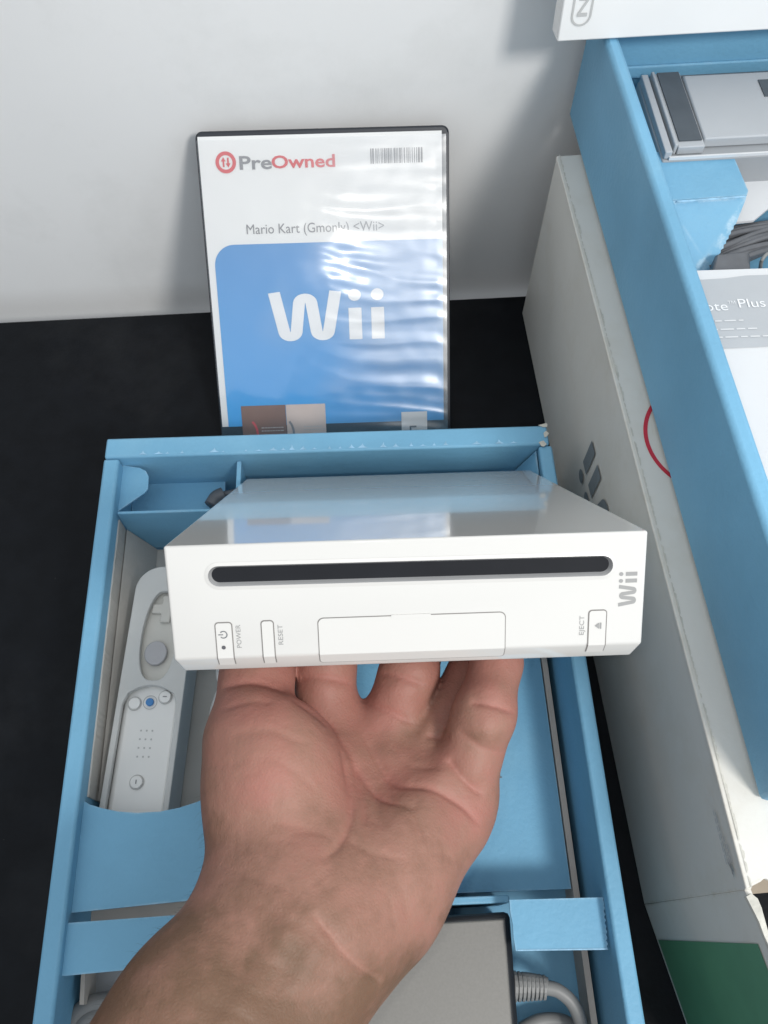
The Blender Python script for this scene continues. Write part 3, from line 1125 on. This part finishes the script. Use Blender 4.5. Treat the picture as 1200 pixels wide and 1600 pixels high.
fbox('dark_recess', MF, xa + .001, xb, .0015, ml - .0075, -.0011, -.0004, M['dark_card'], stand)
fbox('back_strip', MF, xb + .0013, .138, .001, .0048, -.0057, -.003, M['dark_cable'], stand)
fbox('top_panel', MF, xb + .0013, .138, .0052, ml - .0075, -.0057, 0, M['grey_card'], stand, .0009)
w2 = MF.uv(1184, 126)
fbox('dark_recess', MF, w2[0], w2[0] + .03, w2[1], w2[1] + .013, .0002, .0006, M['dark_card'], stand)
fbox('front_lip', MF, .003, .139, ml - .001, ml, -.0058, -.0042, M['booklet'], stand)

# dark cable bundle
cbn = thing('cable_bundle', 'dark grey cable bundle coiled beside the folded blue flap in the raised tray', 'cable')
for i in range(26):
    pts = []
    o_ = -1 + 2 * i / 25 + random.uniform(-.06, .06)
    ph, z0 = random.uniform(0, 6), random.uniform(0, .007)
    for t in np.linspace(0, 1, 9):
        px = 1108 + 165 * t
        py = 402 - 40 * t + o_ * (30 - 10 * t) - 9 * math.sin(t * 2.6) + 3.2 * math.sin(t * 5 + ph)
        pts.append(at_z(px, py, .1395 + z0 + .0015 * math.sin(t * 4 + ph * 2)))
    tube('cable_strand', pts, random.uniform(.0013, .0017), M['dark_cable'], cbn, 10)
tube('cable_tie', [at_z(1188, 420, .155), at_z(1190, 408, .161), at_z(1197, 398, .163), at_z(1206, 395, .163)], .0009, M['grey_cable'], cbn, 8)
fb_ = [at_z(*p, .155) for p in ((1119, 396), (1172, 392), (1174, 425), (1112, 428))]
prism('cable_plug', fb_, (0, 0, -.008), M['dark_cable'], cbn, .001)

# manual
ZB = .1675
bk = thing('manual', 'white paper manual with grey printed cover lying in the raised tray', 'booklet')
B0, B1 = at_z(1080, 423, ZB), at_z(1300, 416, ZB)
bex = unit(B1 - B0)
bey = np.array([bex[1], -bex[0], 0])
BF = Frame(B0, bex, bey, (0, 0, 1))
prism('manual_pages', [BF.p(x, y) for x, y in ((0, 0), (.14, 0), (.14, .205), (0, .205))], (0, 0, -.0045), M['booklet'], bk)
g0, g1 = BF.uv(1110, 434)[1], BF.uv(1140, 545)[1]
gp = [(0.001, g0 + .001), (.004, g0 + .0012), (.014, g0 + .0009), (.024, g0 - .0004), (.139, g0 - .0012), (.139, g1 - .002), (.001, g1)]
decal('grey_cover', poly_geo([gp]), lambda x, y, z: BF.p(x, y, .0003), M['booklet_grey'], bk)
t0 = BF.uv(1114, 484)
t1 = BF.uv(1200, 466)
tw = BF.uv(1209, 468)[0] - BF.uv(1118, 478)[0]
ue = BF.uv(1136, 480)
for word, wd, x0_, dy_, h_ in (('mote', None, None, 0, .0058), ('\u2122', .0034, .0006, .0024, None), ('Plus Controller', None, None, 0, .0058)):
    g = text_geo(word, wd, h_)
    wid = max(p[0] for p in g[0])
    if word == 'mote':
        xo, yo = ue[0] - wid, ue[1] + .0022
    elif x0_:
        xo, yo = ue[0] + x0_, ue[1] + .0022 - dy_
    else:
        pp = BF.uv(1153, 476)
        xo, yo = pp[0], pp[1] + .0022
    decal('title_lettering', g, lambda x, y, z: BF.p(max(.0003, xo + x), yo - y * .9, .0006), M['white_ink'], bk)
for k, (px, py, w_) in enumerate(((1122, 503, .010), (1130, 516, .014), (1140, 528, .05))):
    uu = BF.uv(px, py)
    rects = []
    xx = uu[0] - .008
    while xx < uu[0] + w_:
        l = random.uniform(.002, .006)
        rects.append([(xx, uu[1] - .0004), (xx + l, uu[1] - .0004), (xx + l, uu[1] + .0003), (xx, uu[1] + .0003)])
        xx += l + .0012
    decal('small_print', poly_geo(rects), lambda x, y, z: BF.p(x, y, .0006), M['booklet'], bk)

# white carton leaning on the wall above
ZC = ZT + U2H + .0008
C0, C1 = at_z(870, 66, ZC), at_z(1200, 47, ZC)
kex = unit(C1 - C0)
kout = np.array([kex[1], -kex[0], 0])
lean = math.radians(7)
key_ = -kout * math.sin(lean) + np.array([0, 0, math.cos(lean)])
kez = np.cross(kex, key_)
KF = Frame(C0, kex, key_, kez)
wc = thing('white_carton', 'thin white carton with grey outlined emblem, leaning on the wall above the raised tray', 'carton')
o = prism('carton_body', [KF.p(0, 0), KF.p(.23, 0), KF.p(.23, .21), KF.p(0, .21)], -kez * .012, M['carton'], wc)
bevel(o, .0008)
e0, e1 = KF.uv(893, 20), KF.uv(921, 40)
ew_ = e1[0] - e0[0]
ymin = e1[1]
ring_h = .060
th_ = ew_ * .10
o = decal('emblem_outline', loop_mesh([rrect(e0[0], ymin, e0[0] + ew_, ymin + ring_h, ew_ * .5, 10), rrect(e0[0] + th_, ymin + th_, e0[0] + ew_ - th_, ymin + ring_h - th_, ew_ * .5 - th_, 10)[::-1]]),
          lambda x, y, z: KF.p(x, y, .0003), M['print_grey'], wc)
decal('emblem_lettering', text_geo('Nintendo', ring_h - ew_ * .9, ew_ * .50, .02), lambda x, y, z: KF.p(e0[0] + ew_ * .76 - y, ymin + ew_ * .45 + x, .0003), M['print_grey'], wc)

# ------------------------------------------------------------------ the console
def cam_pt(x, y, z):
    return CAM + AX_R * x + AX_U * y + AX_F * z


zf, zb = .157 * F_PX / 760, .157 * F_PX / 445
fm = cam_pt((636 - 600) / F_PX * zf, (800 - 841.5) / F_PX * zf, zf)
bm_ = cam_pt((607.5 - 600) / F_PX * zb, (800 - 741.5) / F_PX * zb, zb)
gd = unit(bm_ - fm)                                   # towards the back
roll = math.radians(1.65)
gx0 = AX_R * math.cos(roll) + AX_U * math.sin(roll)
gx = unit(gx0 - gd * np.dot(gx0, gd))
gu = np.cross(gx, gd)                                 # up from the lid
if np.dot(gu, AX_U) < 0:
    gu = -gu
GL = float(np.linalg.norm(bm_ - fm))
GW = .157
GF = Frame(fm - gx * GW / 2, gx, gd, gu)              # x across, y back, z up; lid at z = 0
VF, VB = .0392, .0452
R1, R2 = .0042, .0095
con = thing('game_console', 'glossy white game console with a dark disc slot, lying flat on the raised hand', 'console')
ci = .0022
pts8 = [
    (0, 0, 0), (GW, 0, 0), (GW, R1, -VF), (0, R1, -VF),                    # front face
    (ci, R2, -VB), (GW - ci, R2, -VB),                                      # chamfer foot
    (0, GL, 0), (GW, GL, 0), (GW, GL, -VF), (0, GL, -VF), (ci, GL, -VB), (GW - ci, GL, -VB)]
fcs = [(0, 1, 2, 3), (3, 2, 5, 4), (0, 6, 7, 1), (1, 7, 8, 2), (2, 8, 11, 5), (0, 3, 9, 6), (3, 4, 10, 9), (4, 5, 11, 10), (6, 9, 10, 11, 8, 7)]
body = mesh('console_shell', [GF.p(*p) for p in pts8], fcs, M['white_gloss'], con)
fn = unit(np.array([0, -VF, -R1]) * 1.0)              # outward normal of the front in local (x,y,z)
FV = unit(np.array([0, R1, -VF]))                     # down the face
CV = unit(np.array([0, R2 - R1, -(VB - VF)]))         # down the chamfer
FN = np.array([0, FV[2], -FV[1]])
CN = np.array([0, CV[2], -CV[1]])
LV = math.hypot(R1, VF)


def FP(u, v, n=0.0):
    """point on the console front: u across, v down the face and on over the chamfer, n outwards"""
    if v <= LV:
        q = np.array([u, 0, 0]) + FV * v + FN * n
    else:
        q = np.array([u, 0, 0]) + FV * LV + CV * (v - LV) + CN * n
        if v - LV < .0008:
            q = np.array([u, 0, 0]) + FV * LV + CV * (v - LV) + unit(FN + CN) * n
    return GF.p(*q)


FFR = Frame(GF.p(0, 0, 0), gx, GF.p(*FV) - GF.o, GF.p(*FN) - GF.o)


def fuv(px, py):
    return FFR.uv(px, py)


# disc slot cut into the shell
sl0, sl1 = fuv(345, 900), fuv(938, 883.5)
sh = .0024
su0, su1 = sl0[0] - .0006, sl1[0] + .0006


def stadium(grow, n=12):
    out = []
    r = sh + grow
    for i in range(n + 1):
        a = math.radians(90 - 180 * i / n)
        out.append((su1 + r * math.cos(a), sl1[1] + r * math.sin(a)))
    for i in range(n + 1):
        a = math.radians(270 - 180 * i / n)
        out.append((su0 + r * math.cos(a), sl0[1] + r * math.sin(a)))
    return out


cut_o = stadium(.0008)
cutter = prism('tmp_cutter', [FP(u, v, .002) for u, v in cut_o], (FP(0, 0, -.012) - FP(0, 0, .002)), None)
bo = body.modifiers.new('slot', 'BOOLEAN')
bo.object = cutter
bo.operation = 'DIFFERENCE'
bo.solver = 'EXACT'
bake(body)
bpy.data.objects.remove(cutter)
body.data.materials.clear()
body.data.materials.append(M['white_gloss'])
bevel(body, .0009, 3, 25)


def ring_mesh(name, a, b, na, nb, material, parent):
    k = len(a)
    v = [FP(u, v_, na) for u, v_ in a] + [FP(u, v_, nb) for u, v_ in b]
    f = [(i, (i + 1) % k, k + (i + 1) % k, k + i) for i in range(k)]
    return mesh(name, v, f, material, parent, True)


ring_mesh('slot_surround', stadium(.0023), stadium(.0011), .0001, .0004, M['white_btn'], con)
sr = ring_mesh('slot_trim', stadium(.0011), stadium(.0002), .0004, -.0012, M['silver'], con)
mesh('slot_interior', [FP(u, v, -.0012) for u, v in stadium(.00022)], [tuple(range(len(cut_o)))], M['slot_dark'], con)


def patch(name, u0, u1, v0, v1, r, n0, n1, material, parent, foot_r=None):
    """rounded plate wrapped on the console front"""
    rows = [v0] + [v0 + r * (1 - math.cos(math.radians(a))) for a in (30, 60, 90)]
    vs_ = [v0 + r * (1 - math.cos(math.radians(a))) for a in (0, 20, 40, 60, 80, 90)]
    vv = vs_ + [v for v in (v0 + (LV - v0) * .5, LV - .0006, LV, LV + .0005) if v0 + r < v < v1 - (foot_r or 0)]
    if foot_r:
        vv += [v1 - foot_r * (1 - math.sin(math.radians(a))) for a in (0, 20, 40, 60, 80, 90)]
    else:
        vv += [v1]
    vv = sorted(vv)

    def inset(v):
        if v < v0 + r:
            k = (v0 + r - v) / r
            return r * (1 - math.sqrt(max(0, 1 - k * k)))
        if foot_r and v > v1 - foot_r:
            k = (v - (v1 - foot_r)) / foot_r
            return foot_r * (1 - math.sqrt(max(0, 1 - k * k)))
        return 0
    V, Fc = [], []
    for v in vv:
        i = inset(v)
        V += [FP(u0 + i, v, n0), FP(u0 + i, v, n1), FP(u1 - i, v, n1), FP(u1 - i, v, n0)]
    for j in range(len(vv) - 1):
        a, b = 4 * j, 4 * j + 4
        Fc += [(a, a + 1, b + 1, b), (a + 1, a + 2, b + 2, b + 1), (a + 2, a + 3, b + 3, b + 2)]
    Fc += [(0, 1, 2, 3), tuple(4 * (len(vv) - 1) + i for i in (3, 2, 1, 0))]
    return mesh(name, V, Fc, material, parent)


def button(name, pxl, pyt, pxr, pyb_extra, r=.0009, seam=.00038):
    a, b = fuv(pxl, pyt), fuv(pxr, pyt)
    v1 = LV + pyb_extra
    top = (a[1] + b[1]) / 2
    pl_ = patch(name, a[0], b[0], top, v1, r, .00005, .00028, M['white_btn'], con)
    patch('button_seam', a[0] - seam, b[0] + seam, top - seam, v1 - .0002, r + seam, .00002, .00014, M['seam'], pl_)
    return pl_, a[0], b[0], top


bp_, pu0, pu1, pv = button('power_button', 336.5, 973.5, 361, .0042)
br_, ru0, ru1, rv_ = button('reset_button', 408.5, 970.5, 426, .0042)
be_, eu0, eu1, ev = button('eject_button', 921, 954, 947, .0042)
ca_, cb3_ = fuv(497, 966), fuv(789, 957)
cv = (ca_[1] + cb3_[1]) / 2
door = patch('slot_door', ca_[0], cb3_[0], cv, LV + .0048, .0018, .00005, .00024, M['white_btn'], con, .0012)
patch('door_seam', ca_[0] - .0003, cb3_[0] + .0003, cv - .0003, LV + .0052, .0020, .00002, .00012, M['seam'], door, .0013)
n0_ = fuv(611, 962)[0]
n1_ = fuv(673, 962)[0]
patch('door_notch', n0_, n1_, cv - .0005, cv + .0008, .0002, .00005, .00034, M['white_btn'], door)


def front_text(body_, px, py_bottom, py_top, height_px, material, parent, name):
    a, b = fuv(px, py_bottom), fuv(px, py_top)
    w = abs(a[1] - b[1])
    h = height_px / 760 * GW
    decal(name, text_geo(body_, w, h), lambda x, y, z: FP(a[0] + h / 2 - y, a[1] - x, .00012), material, parent)


front_text('POWER', 374, 1012, 976, 8, M['print_mid'], con, 'button_lettering')
front_text('RESET', 439, 1007, 976, 8, M['print_mid'], con, 'button_lettering')
front_text('EJECT', 908, 992, 962, 8, M['print_mid'], con, 'button_lettering')
g0_, g1_ = fuv(993, 947), fuv(968, 894)
gw_, gh_ = (g0_[1] - g1_[1]) / 2.14, g0_[0] - g1_[0]
decal('console_logo', logo_geo(), lambda x, y, z: FP(g0_[0] - y * gh_, g0_[1] - x * gw_, .00012), M['print_mid'], con)
# power symbol lying on its side, and the dark status lamp
pc = fuv(349.5, 991)
rr2 = .0012
sym = stroke_geo([(rr2 * math.cos(a), rr2 * math.sin(a)) for a in np.linspace(math.radians(180 + 40), math.radians(540 - 40), 15)], .00032, .0002)
sym = join(sym, stroke_geo([(-.0017, 0), (-.0001, 0)], .0003))
decal('power_symbol', sym, lambda x, y, z: FP(pc[0] + x, pc[1] - y, .0005), M['print_dark'], bp_)
pd = fuv(350, 1011)
decal('status_lamp', poly_geo([circle(0, 0, .00068, 20)]), lambda x, y, z: FP(pd[0] + x, min(pd[1], LV - .0008) - y, .0005), M['ink'], bp_)
pe = fuv(934, 977)
decal('eject_symbol', poly_geo([[(-.0011, 0), (.0003, -.0011), (.0003, .0011)], [(.0006, -.0011), (.0011, -.0011), (.0011, .0011), (.0006, .0011)]]), lambda x, y, z: FP(pe[0] + x, pe[1] - y, .0005), M['print_mid'], be_)
# ------------------------------------------------------------------ the hand
def hp(px, py, z):
    return np.array([(px - 600) / F_PX * z, (800 - py) / F_PX * z, z])


H_ = .00112
lo = np.array([-.150, -.262, .195])
hi = np.array([.078, -.020, .412])
dims = np.ceil((hi - lo) / H_).astype(int)
gxs = [lo[i] + H_ * np.arange(dims[i]) for i in range(3)]
GXc, GYc, GZc = np.meshgrid(*gxs, indexing='ij')
GXc, GYc, GZc = [a.astype(np.float32) for a in (GXc, GYc, GZc)]


def smin(a, b, k):
    h = np.maximum(k - np.abs(a - b), 0) / k
    return np.minimum(a, b) - h * h * k * .25


def cap(a, b, ra, rb):
    a, b = np.array(a), np.array(b)
    d = b - a
    L2 = d @ d
    px, py, pz = GXc - a[0], GYc - a[1], GZc - a[2]
    t = np.clip((px * d[0] + py * d[1] + pz * d[2]) / L2, 0, 1).astype(np.float32)
    return np.sqrt((px - t * d[0]) ** 2 + (py - t * d[1]) ** 2 + (pz - t * d[2]) ** 2) - (ra + (rb - ra) * t)


def ell(c, r, ax=None):
    p = [GXc - c[0], GYc - c[1], GZc - c[2]]
    if ax is not None:
        p = [p[0] * a[0] + p[1] * a[1] + p[2] * a[2] for a in ax]
    k0 = np.sqrt((p[0] / r[0]) ** 2 + (p[1] / r[1]) ** 2 + (p[2] / r[2]) ** 2)
    k1 = np.sqrt((p[0] / r[0] ** 2) ** 2 + (p[1] / r[1] ** 2) ** 2 + (p[2] / r[2] ** 2) ** 2) + 1e-9
    return k0 * (k0 - 1) / k1


def chain(pts, k=.004):
    s = None
    for (a, ra), (b, rb) in zip(pts[:-1], pts[1:]):
        c = cap(a, b, ra, rb)
        s = c if s is None else smin(s, c, k)
    return s


K = {
    'thumb': [((392, 1150, .305), .0158), ((402, 1055, .318), .0136), ((412, 1000, .338), .0118), ((425, 965, .362), .0088)],
    'index': [((509, 1125, .328), .0132), ((509, 1035, .331), .0116), ((505, 975, .356), .0096), ((503, 945, .380), .0080)],
    'middle': [((602, 1158, .326), .0128), ((639, 1052, .329), .0113), ((667, 978, .358), .0096), ((672, 940, .386), .0080)],
    'ring': [((672, 1168, .324), .0120), ((737, 1056, .336), .0097), ((752, 980, .356), .0090), ((738, 943, .380), .0076)],
    'pinky': [((722, 1220, .312), .0128), ((757, 1115, .309), .0112), ((776, 1035, .318), .0094), ((784, 975, .345), .0074)],
}
fing = None
for nm in ('index', 'middle', 'ring', 'pinky', 'thumb'):
    c = chain([(hp(*p), r) for p, r in K[nm]])
    fing = c if fing is None else smin(fing, c, .0012)
WR = hp(470, 1455, .272)
palm = cap(WR, hp(515, 1140, .328), .021, .0135)
for (p, r) in ((hp(595, 1170, .328), .0140), (hp(660, 1190, .325), .0138), (hp(715, 1240, .316), .0140)):
    palm = smin(palm, cap(WR, p, .020, r), .016)
palm = smin(palm, cap(hp(430, 1400, .283), hp(400, 1160, .304), .0235, .0170), .014)           # thumb metacarpal
palm = smin(palm, ell(hp(432, 1225, .298), (.0245, .031, .0205)), .010)                          # thenar pad
palm = smin(palm, cap(hp(578, 1430, .287), hp(690, 1285, .309), .0170, .0150), .016)             # little-finger side
palm = smin(palm, ell(hp(602, 1375, .291), (.020, .030, .016)), .012)                            # heel pad
arm = None
for a, b, ra, rb in (((496, 1468, .276), (376, 1640, .256), .0245, .0268), ((376, 1640, .256), (170, 1980, .222), .0275, .031), ((170, 1980, .222), (10, 2160, .203), .031, .031),
                     ((420, 1440, .276), (318, 1600, .252), .0240, .0262), ((318, 1600, .252), (90, 1960, .218), .0262, .030),
                     ((508, 1488, .276), (392, 1640, .258), .0190, .0215), ((392, 1640, .258), (200, 1980, .224), .0215, .027)):
    c = cap(hp(*a), hp(*b), ra, rb)
    arm = c if arm is None else smin(arm, c, .012)
sdf = smin(smin(palm, arm, .010), fing, .0055)
# hollow of the palm
sdf = np.maximum(sdf, -ell(hp(588, 1225, .282), (.013, .017, .0135)) - 0) if False else sdf
# keep the skin just under the console's bottom plate
Pw = [CAM[i] + AX_R[i] * GXc + AX_U[i] * GYc + AX_F[i] * GZc for i in range(3)]
below = (Pw[0] - GF.o[0]) * gu[0] + (Pw[1] - GF.o[1]) * gu[1] + (Pw[2] - GF.o[2]) * gu[2] + VB + .0003
back = (Pw[0] - GF.o[0]) * gd[0] + (Pw[1] - GF.o[1]) * gd[1] + (Pw[2] - GF.o[2]) * gd[2]
press = below
sdf = -smin(-sdf, -press.astype(np.float32), .002)


sdf = np.maximum(sdf, (lo[1] + .006) - GYc)      # closed end of the forearm, far outside the view
sdf = np.maximum(sdf, (lo[0] + .004) - GXc)
sdf = np.maximum(sdf, (lo[2] + .004) - GZc)


def surface_nets(s, lo, h):
    n = s.shape
    neg = s < 0
    cells = tuple(k - 1 for k in n)
    acc = np.zeros(cells + (3,), np.float32)
    cnt = np.zeros(cells, np.float32)
    for axis in range(3):
        o1 = [0, 0, 0]
        others = [i for i in range(3) if i != axis]
        for da in (0, 1):
            for db in (0, 1):
                st = [slice(0, cells[i]) for i in range(3)]
                st[others[0]] = slice(da, da + cells[others[0]])
                st[others[1]] = slice(db, db + cells[others[1]])
                st2 = list(st)
                st2[axis] = slice(1, 1 + cells[axis])
                a, b = s[tuple(st)], s[tuple(st2)]
                m = neg[tuple(st)] != neg[tuple(st2)]
                t = np.where(m, a / np.where(m, a - b, 1), 0)
                off = [0, 0, 0]
                acc[..., axis] += np.where(m, t, 0)
                acc[..., others[0]] += m * da
                acc[..., others[1]] += m * db
                cnt += m
    act = cnt > 0
    idx = -np.ones(cells, np.int64)
    idx[act] = np.arange(act.sum())
    ii = np.argwhere(act)
    pos = (ii + acc[act] / cnt[act][:, None]) * h + lo
    quads = []
    for axis in range(3):
        u, w = [(1, 2), (2, 0), (0, 1)][axis]
        st = [slice(1, cells[i]) for i in range(3)]
        st[axis] = slice(0, cells[axis])
        st2 = list(st)
        st2[axis] = slice(1, cells[axis] + 1)
        a, b = neg[tuple(st)], neg[tuple(st2)]
        for sign in (0, 1):
            m = (a & ~b) if sign == 0 else (~a & b)
            e = np.argwhere(m)
            base = e.copy()
            for i in range(3):
                if i != axis:
                    base[:, i] += 1
            def cell(du, dw):
                c = base.copy()
                c[:, u] -= du
                c[:, w] -= dw
                return idx[c[:, 0], c[:, 1], c[:, 2]]
            q = np.stack([cell(1, 1), cell(0, 1), cell(0, 0), cell(1, 0)], 1)
            if sign:
                q = q[:, ::-1]
            quads.append(q)
    return pos, np.concatenate(quads), ii


hv, hf, hi_ = surface_nets(sdf, lo, H_)
gr = [np.gradient(sdf, H_, axis=i)[hi_[:, 0], hi_[:, 1], hi_[:, 2]] for i in range(3)]
hn = np.stack(gr, 1)
hn /= np.linalg.norm(hn, axis=1)[:, None] + 1e-9
# laplacian smoothing
E_ = np.concatenate([hf[:, [0, 1]], hf[:, [1, 2]], hf[:, [2, 3]], hf[:, [3, 0]]])
E_ = np.concatenate([E_, E_[:, ::-1]])
deg = np.bincount(E_[:, 0], minlength=len(hv)).astype(float)
for lam in (.5, -.52, .5, -.52, .5):
    sm = np.stack([np.bincount(E_[:, 0], weights=hv[E_[:, 1], i], minlength=len(hv)) for i in range(3)], 1) / deg[:, None]
    hv = hv + lam * (sm - hv)
hx = 600 + F_PX * hv[:, 0] / hv[:, 2]
hy = 800 - F_PX * hv[:, 1] / hv[:, 2]
facing = np.clip(-(hn * hv).sum(1) / np.linalg.norm(hv, axis=1), 0, 1)
facing = np.clip(facing * 2.2, 0, 1)


def dist_line(pts):
    d = np.full(len(hx), 1e9)
    P = [np.array(p, float) for p in pts]
    dense = []
    for i in range(len(P) - 1):
        p0, p1, p2, p3 = P[max(i - 1, 0)], P[i], P[i + 1], P[min(i + 2, len(P) - 1)]
        for t in np.linspace(0, 1, 9)[:-1]:
            dense.append(.5 * (2 * p1 + (p2 - p0) * t + (2 * p0 - 5 * p1 + 4 * p2 - p3) * t * t + (3 * p1 - p0 - 3 * p2 + p3) * t ** 3))
    dense.append(P[-1])
    global line_t
    line_t = np.zeros(len(hx))
    n = len(dense) - 1
    for k, (a, b) in enumerate(zip(dense[:-1], dense[1:])):
        e = b - a
        t = np.clip(((hx - a[0]) * e[0] + (hy - a[1]) * e[1]) / (e @ e + 1e-9), 0, 1)
        q = np.hypot(hx - a[0] - t * e[0], hy - a[1] - t * e[1])
        line_t = np.where(q < d, (k + t) / n, line_t)
        d = np.minimum(d, q)
    line_t = np.clip(np.minimum(line_t, 1 - line_t) * 5, 0, 1) ** .8      # strokes fade out at both ends
    return d


disp = np.zeros(len(hv))
CREASES = [
    ([(452, 1086), (490, 1108), (525, 1140), (545, 1185), (550, 1235), (545, 1285), (528, 1322), (500, 1345)], .0017, 7),
    ([(452, 1090), (500, 1117), (545, 1160), (578, 1205), (620, 1238), (655, 1262)], .0013, 6),
    ([(568, 1142), (600, 1185), (632, 1214), (680, 1234), (722, 1258), (752, 1292)], .0016, 6),
    ([(488, 1425), (512, 1455), (540, 1490), (580, 1522), (600, 1530)], .0014, 8),
    ([(330, 1345), (400, 1372), (455, 1392), (488, 1425)], .0006, 9),
    ([(355, 1390), (420, 1420), (480, 1455), (530, 1500)], .0004, 8),
    ([(460, 1062), (500, 1058), (552, 1068)], .0009, 5),
    ([(590, 1052), (625, 1058), (668, 1072)], .0010, 5),
    ([(566, 1092), (600, 1108), (650, 1132)], .0011, 5),
    ([(663, 1148), (690, 1152), (702, 1148)], .0009, 5),
    ([(733, 1096), (768, 1102), (806, 1114)], .0012, 5),
    ([(716, 1140), (752, 1168), (792, 1180)], .0008, 6),
    ([(700, 1185), (722, 1215), (756, 1243)], .0014, 6),
    ([(345, 1075), (395, 1066), (455, 1084)], .0010, 6),
    ([(340, 1110), (390, 1098), (430, 1100)], .0006, 6),
    ([(585, 1200), (590, 1240), (605, 1290)], .0006, 9),
    ([(600, 1195), (625, 1245), (655, 1300)], .0005, 9),
    ([(560, 1180), (566, 1230), (572, 1285)], .0009, 6),
    ([(612, 1215), (648, 1262), (668, 1315)], .0006, 6),
    ([(540, 1300), (580, 1330), (640, 1345)], .0005, 8),
    ([(400, 1180), (450, 1200), (500, 1245)], .0004, 8),
    ([(385, 1265), (440, 1290), (510, 1300)], .0005, 8),
    ([(360, 1150), (420, 1145), (470, 1165)], .0004, 8),
    ([(690, 1330), (712, 1345), (735, 1350)], .0005, 6),
    ([(610, 1160), (640, 1190), (690, 1205)], .0006, 6),
    ([(300, 1560), (380, 1590), (470, 1640)], .0003, 12),
]
hr = random.Random(11)
for k in range(46):
    x0, y0 = hr.uniform(350, 700), hr.uniform(1130, 1440)
    a = math.radians(hr.gauss(55 if x0 > 520 else 20, 28))
    l = hr.uniform(14, 40)
    bx_, by_ = math.cos(a) * l, math.sin(a) * l
    bend = hr.uniform(-6, 6)
    CREASES.append(([(x0 - bx_, y0 - by_), (x0 + bend, y0 - bend), (x0 + bx_, y0 + by_)], hr.uniform(.00010, .00028), hr.uniform(3.5, 5.5)))
for k in range(16):
    x0, y0 = hr.uniform(330, 520), hr.uniform(1440, 1590)
    l = hr.uniform(14, 34)
    CREASES.append(([(x0 - l, y0 - l * .45), (x0, y0 + hr.uniform(-3, 3)), (x0 + l, y0 + l * .45)], hr.uniform(.00012, .00026), hr.uniform(3.5, 5.5)))
for pts, dep, w in CREASES:
    d = dist_line(pts)
    disp -= dep * 1.02 * (np.exp(-(d / (w * .75)) ** 2) * .6 + np.exp(-(d / (w * 2.4)) ** 2) * .4) * facing * line_t


def blob(px, py, rx, ry, amt):
    return amt * np.exp(-((hx - px) / rx) ** 2 - ((hy - py) / ry) ** 2) * facing


disp += blob(592, 1225, 46, 75, -.0062)          # cupped palm
disp += blob(435, 1215, 75, 85, .0034)
disp += blob(650, 1400, 60, 60, .0012)
disp += blob(690, 1215, 26, 26, .0020) + blob(612, 1172, 26, 20, .0016)
disp += blob(622, 1080, 26, 18, .0012) + blob(772, 1072, 26, 18, .0010) + blob(760, 1142, 28, 22, .0012) + blob(740, 1205, 24, 20, .0008)
disp += blob(505, 1075, 26, 14, .0008) + blob(400, 1085, 40, 14, .0010)
# tendons at the wrist
for pts, dep in (([(470, 1420), (410, 1520), (330, 1640)], .0010), ([(520, 1450), (460, 1540), (390, 1660)], .0008)):
    disp += dep * np.exp(-(dist_line(pts) / 22) ** 2) * facing * line_t
hv = hv + hn * disp[:, None]
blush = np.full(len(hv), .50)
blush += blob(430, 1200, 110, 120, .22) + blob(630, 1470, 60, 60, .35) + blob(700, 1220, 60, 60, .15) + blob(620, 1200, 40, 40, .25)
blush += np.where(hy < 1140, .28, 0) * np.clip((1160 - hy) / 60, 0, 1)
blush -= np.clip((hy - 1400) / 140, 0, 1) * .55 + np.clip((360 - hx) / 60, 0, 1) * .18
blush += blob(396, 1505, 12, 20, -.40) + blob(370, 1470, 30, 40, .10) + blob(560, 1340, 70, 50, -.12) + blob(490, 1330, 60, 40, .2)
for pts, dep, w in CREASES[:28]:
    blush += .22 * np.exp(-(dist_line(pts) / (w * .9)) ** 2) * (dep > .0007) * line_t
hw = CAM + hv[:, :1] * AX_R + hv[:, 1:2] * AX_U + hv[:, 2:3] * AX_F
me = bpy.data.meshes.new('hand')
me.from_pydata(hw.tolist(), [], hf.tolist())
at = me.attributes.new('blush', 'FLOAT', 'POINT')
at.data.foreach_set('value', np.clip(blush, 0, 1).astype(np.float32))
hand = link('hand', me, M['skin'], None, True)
tag(hand, 'bare left hand and forearm, palm towards the viewer, holding up the white console', 'hand')
ss = hand.modifiers.new('sub', 'SUBSURF')
ss.levels = 0
ss.render_levels = 1
# short hairs on the outer side of the wrist
cand = np.where((hy > 1235) & (hy < 1600) & (facing < .35) & (hx < 420) & (hn[:, 2] < .55))[0]
sel = rng.choice(cand, min(150, len(cand)), replace=False)
hvv, hff = [], []
for i in sel:
    p = hw[i]
    n = hn[i, 0] * AX_R + hn[i, 1] * AX_U + hn[i, 2] * AX_F
    along = -AX_U * .8 + AX_R * -.35 + rng.normal(0, .35, 3)
    L_ = rng.uniform(.002, .0045)
    d1 = unit(n * .7 + along * .6)
    d2 = unit(n * .3 + along)
    s = unit(np.cross(d1, AX_F)) * .000022
    k = len(hvv)
    p1 = p + d1 * L_ * .5
    p2 = p1 + d2 * L_ * .5
    hvv += [p - s, p + s, p1 + s * .8, p1 - s * .8, p2]
    hff += [(k, k + 1, k + 2, k + 3), (k + 3, k + 2, k + 4)]
mesh('arm_hair', hvv, hff, mat('hair', (.03, .02, .015), .5), hand)

SC.cycles.max_bounces = 8
SC.cycles.transparent_max_bounces = 12
SC.cycles.use_denoising = True
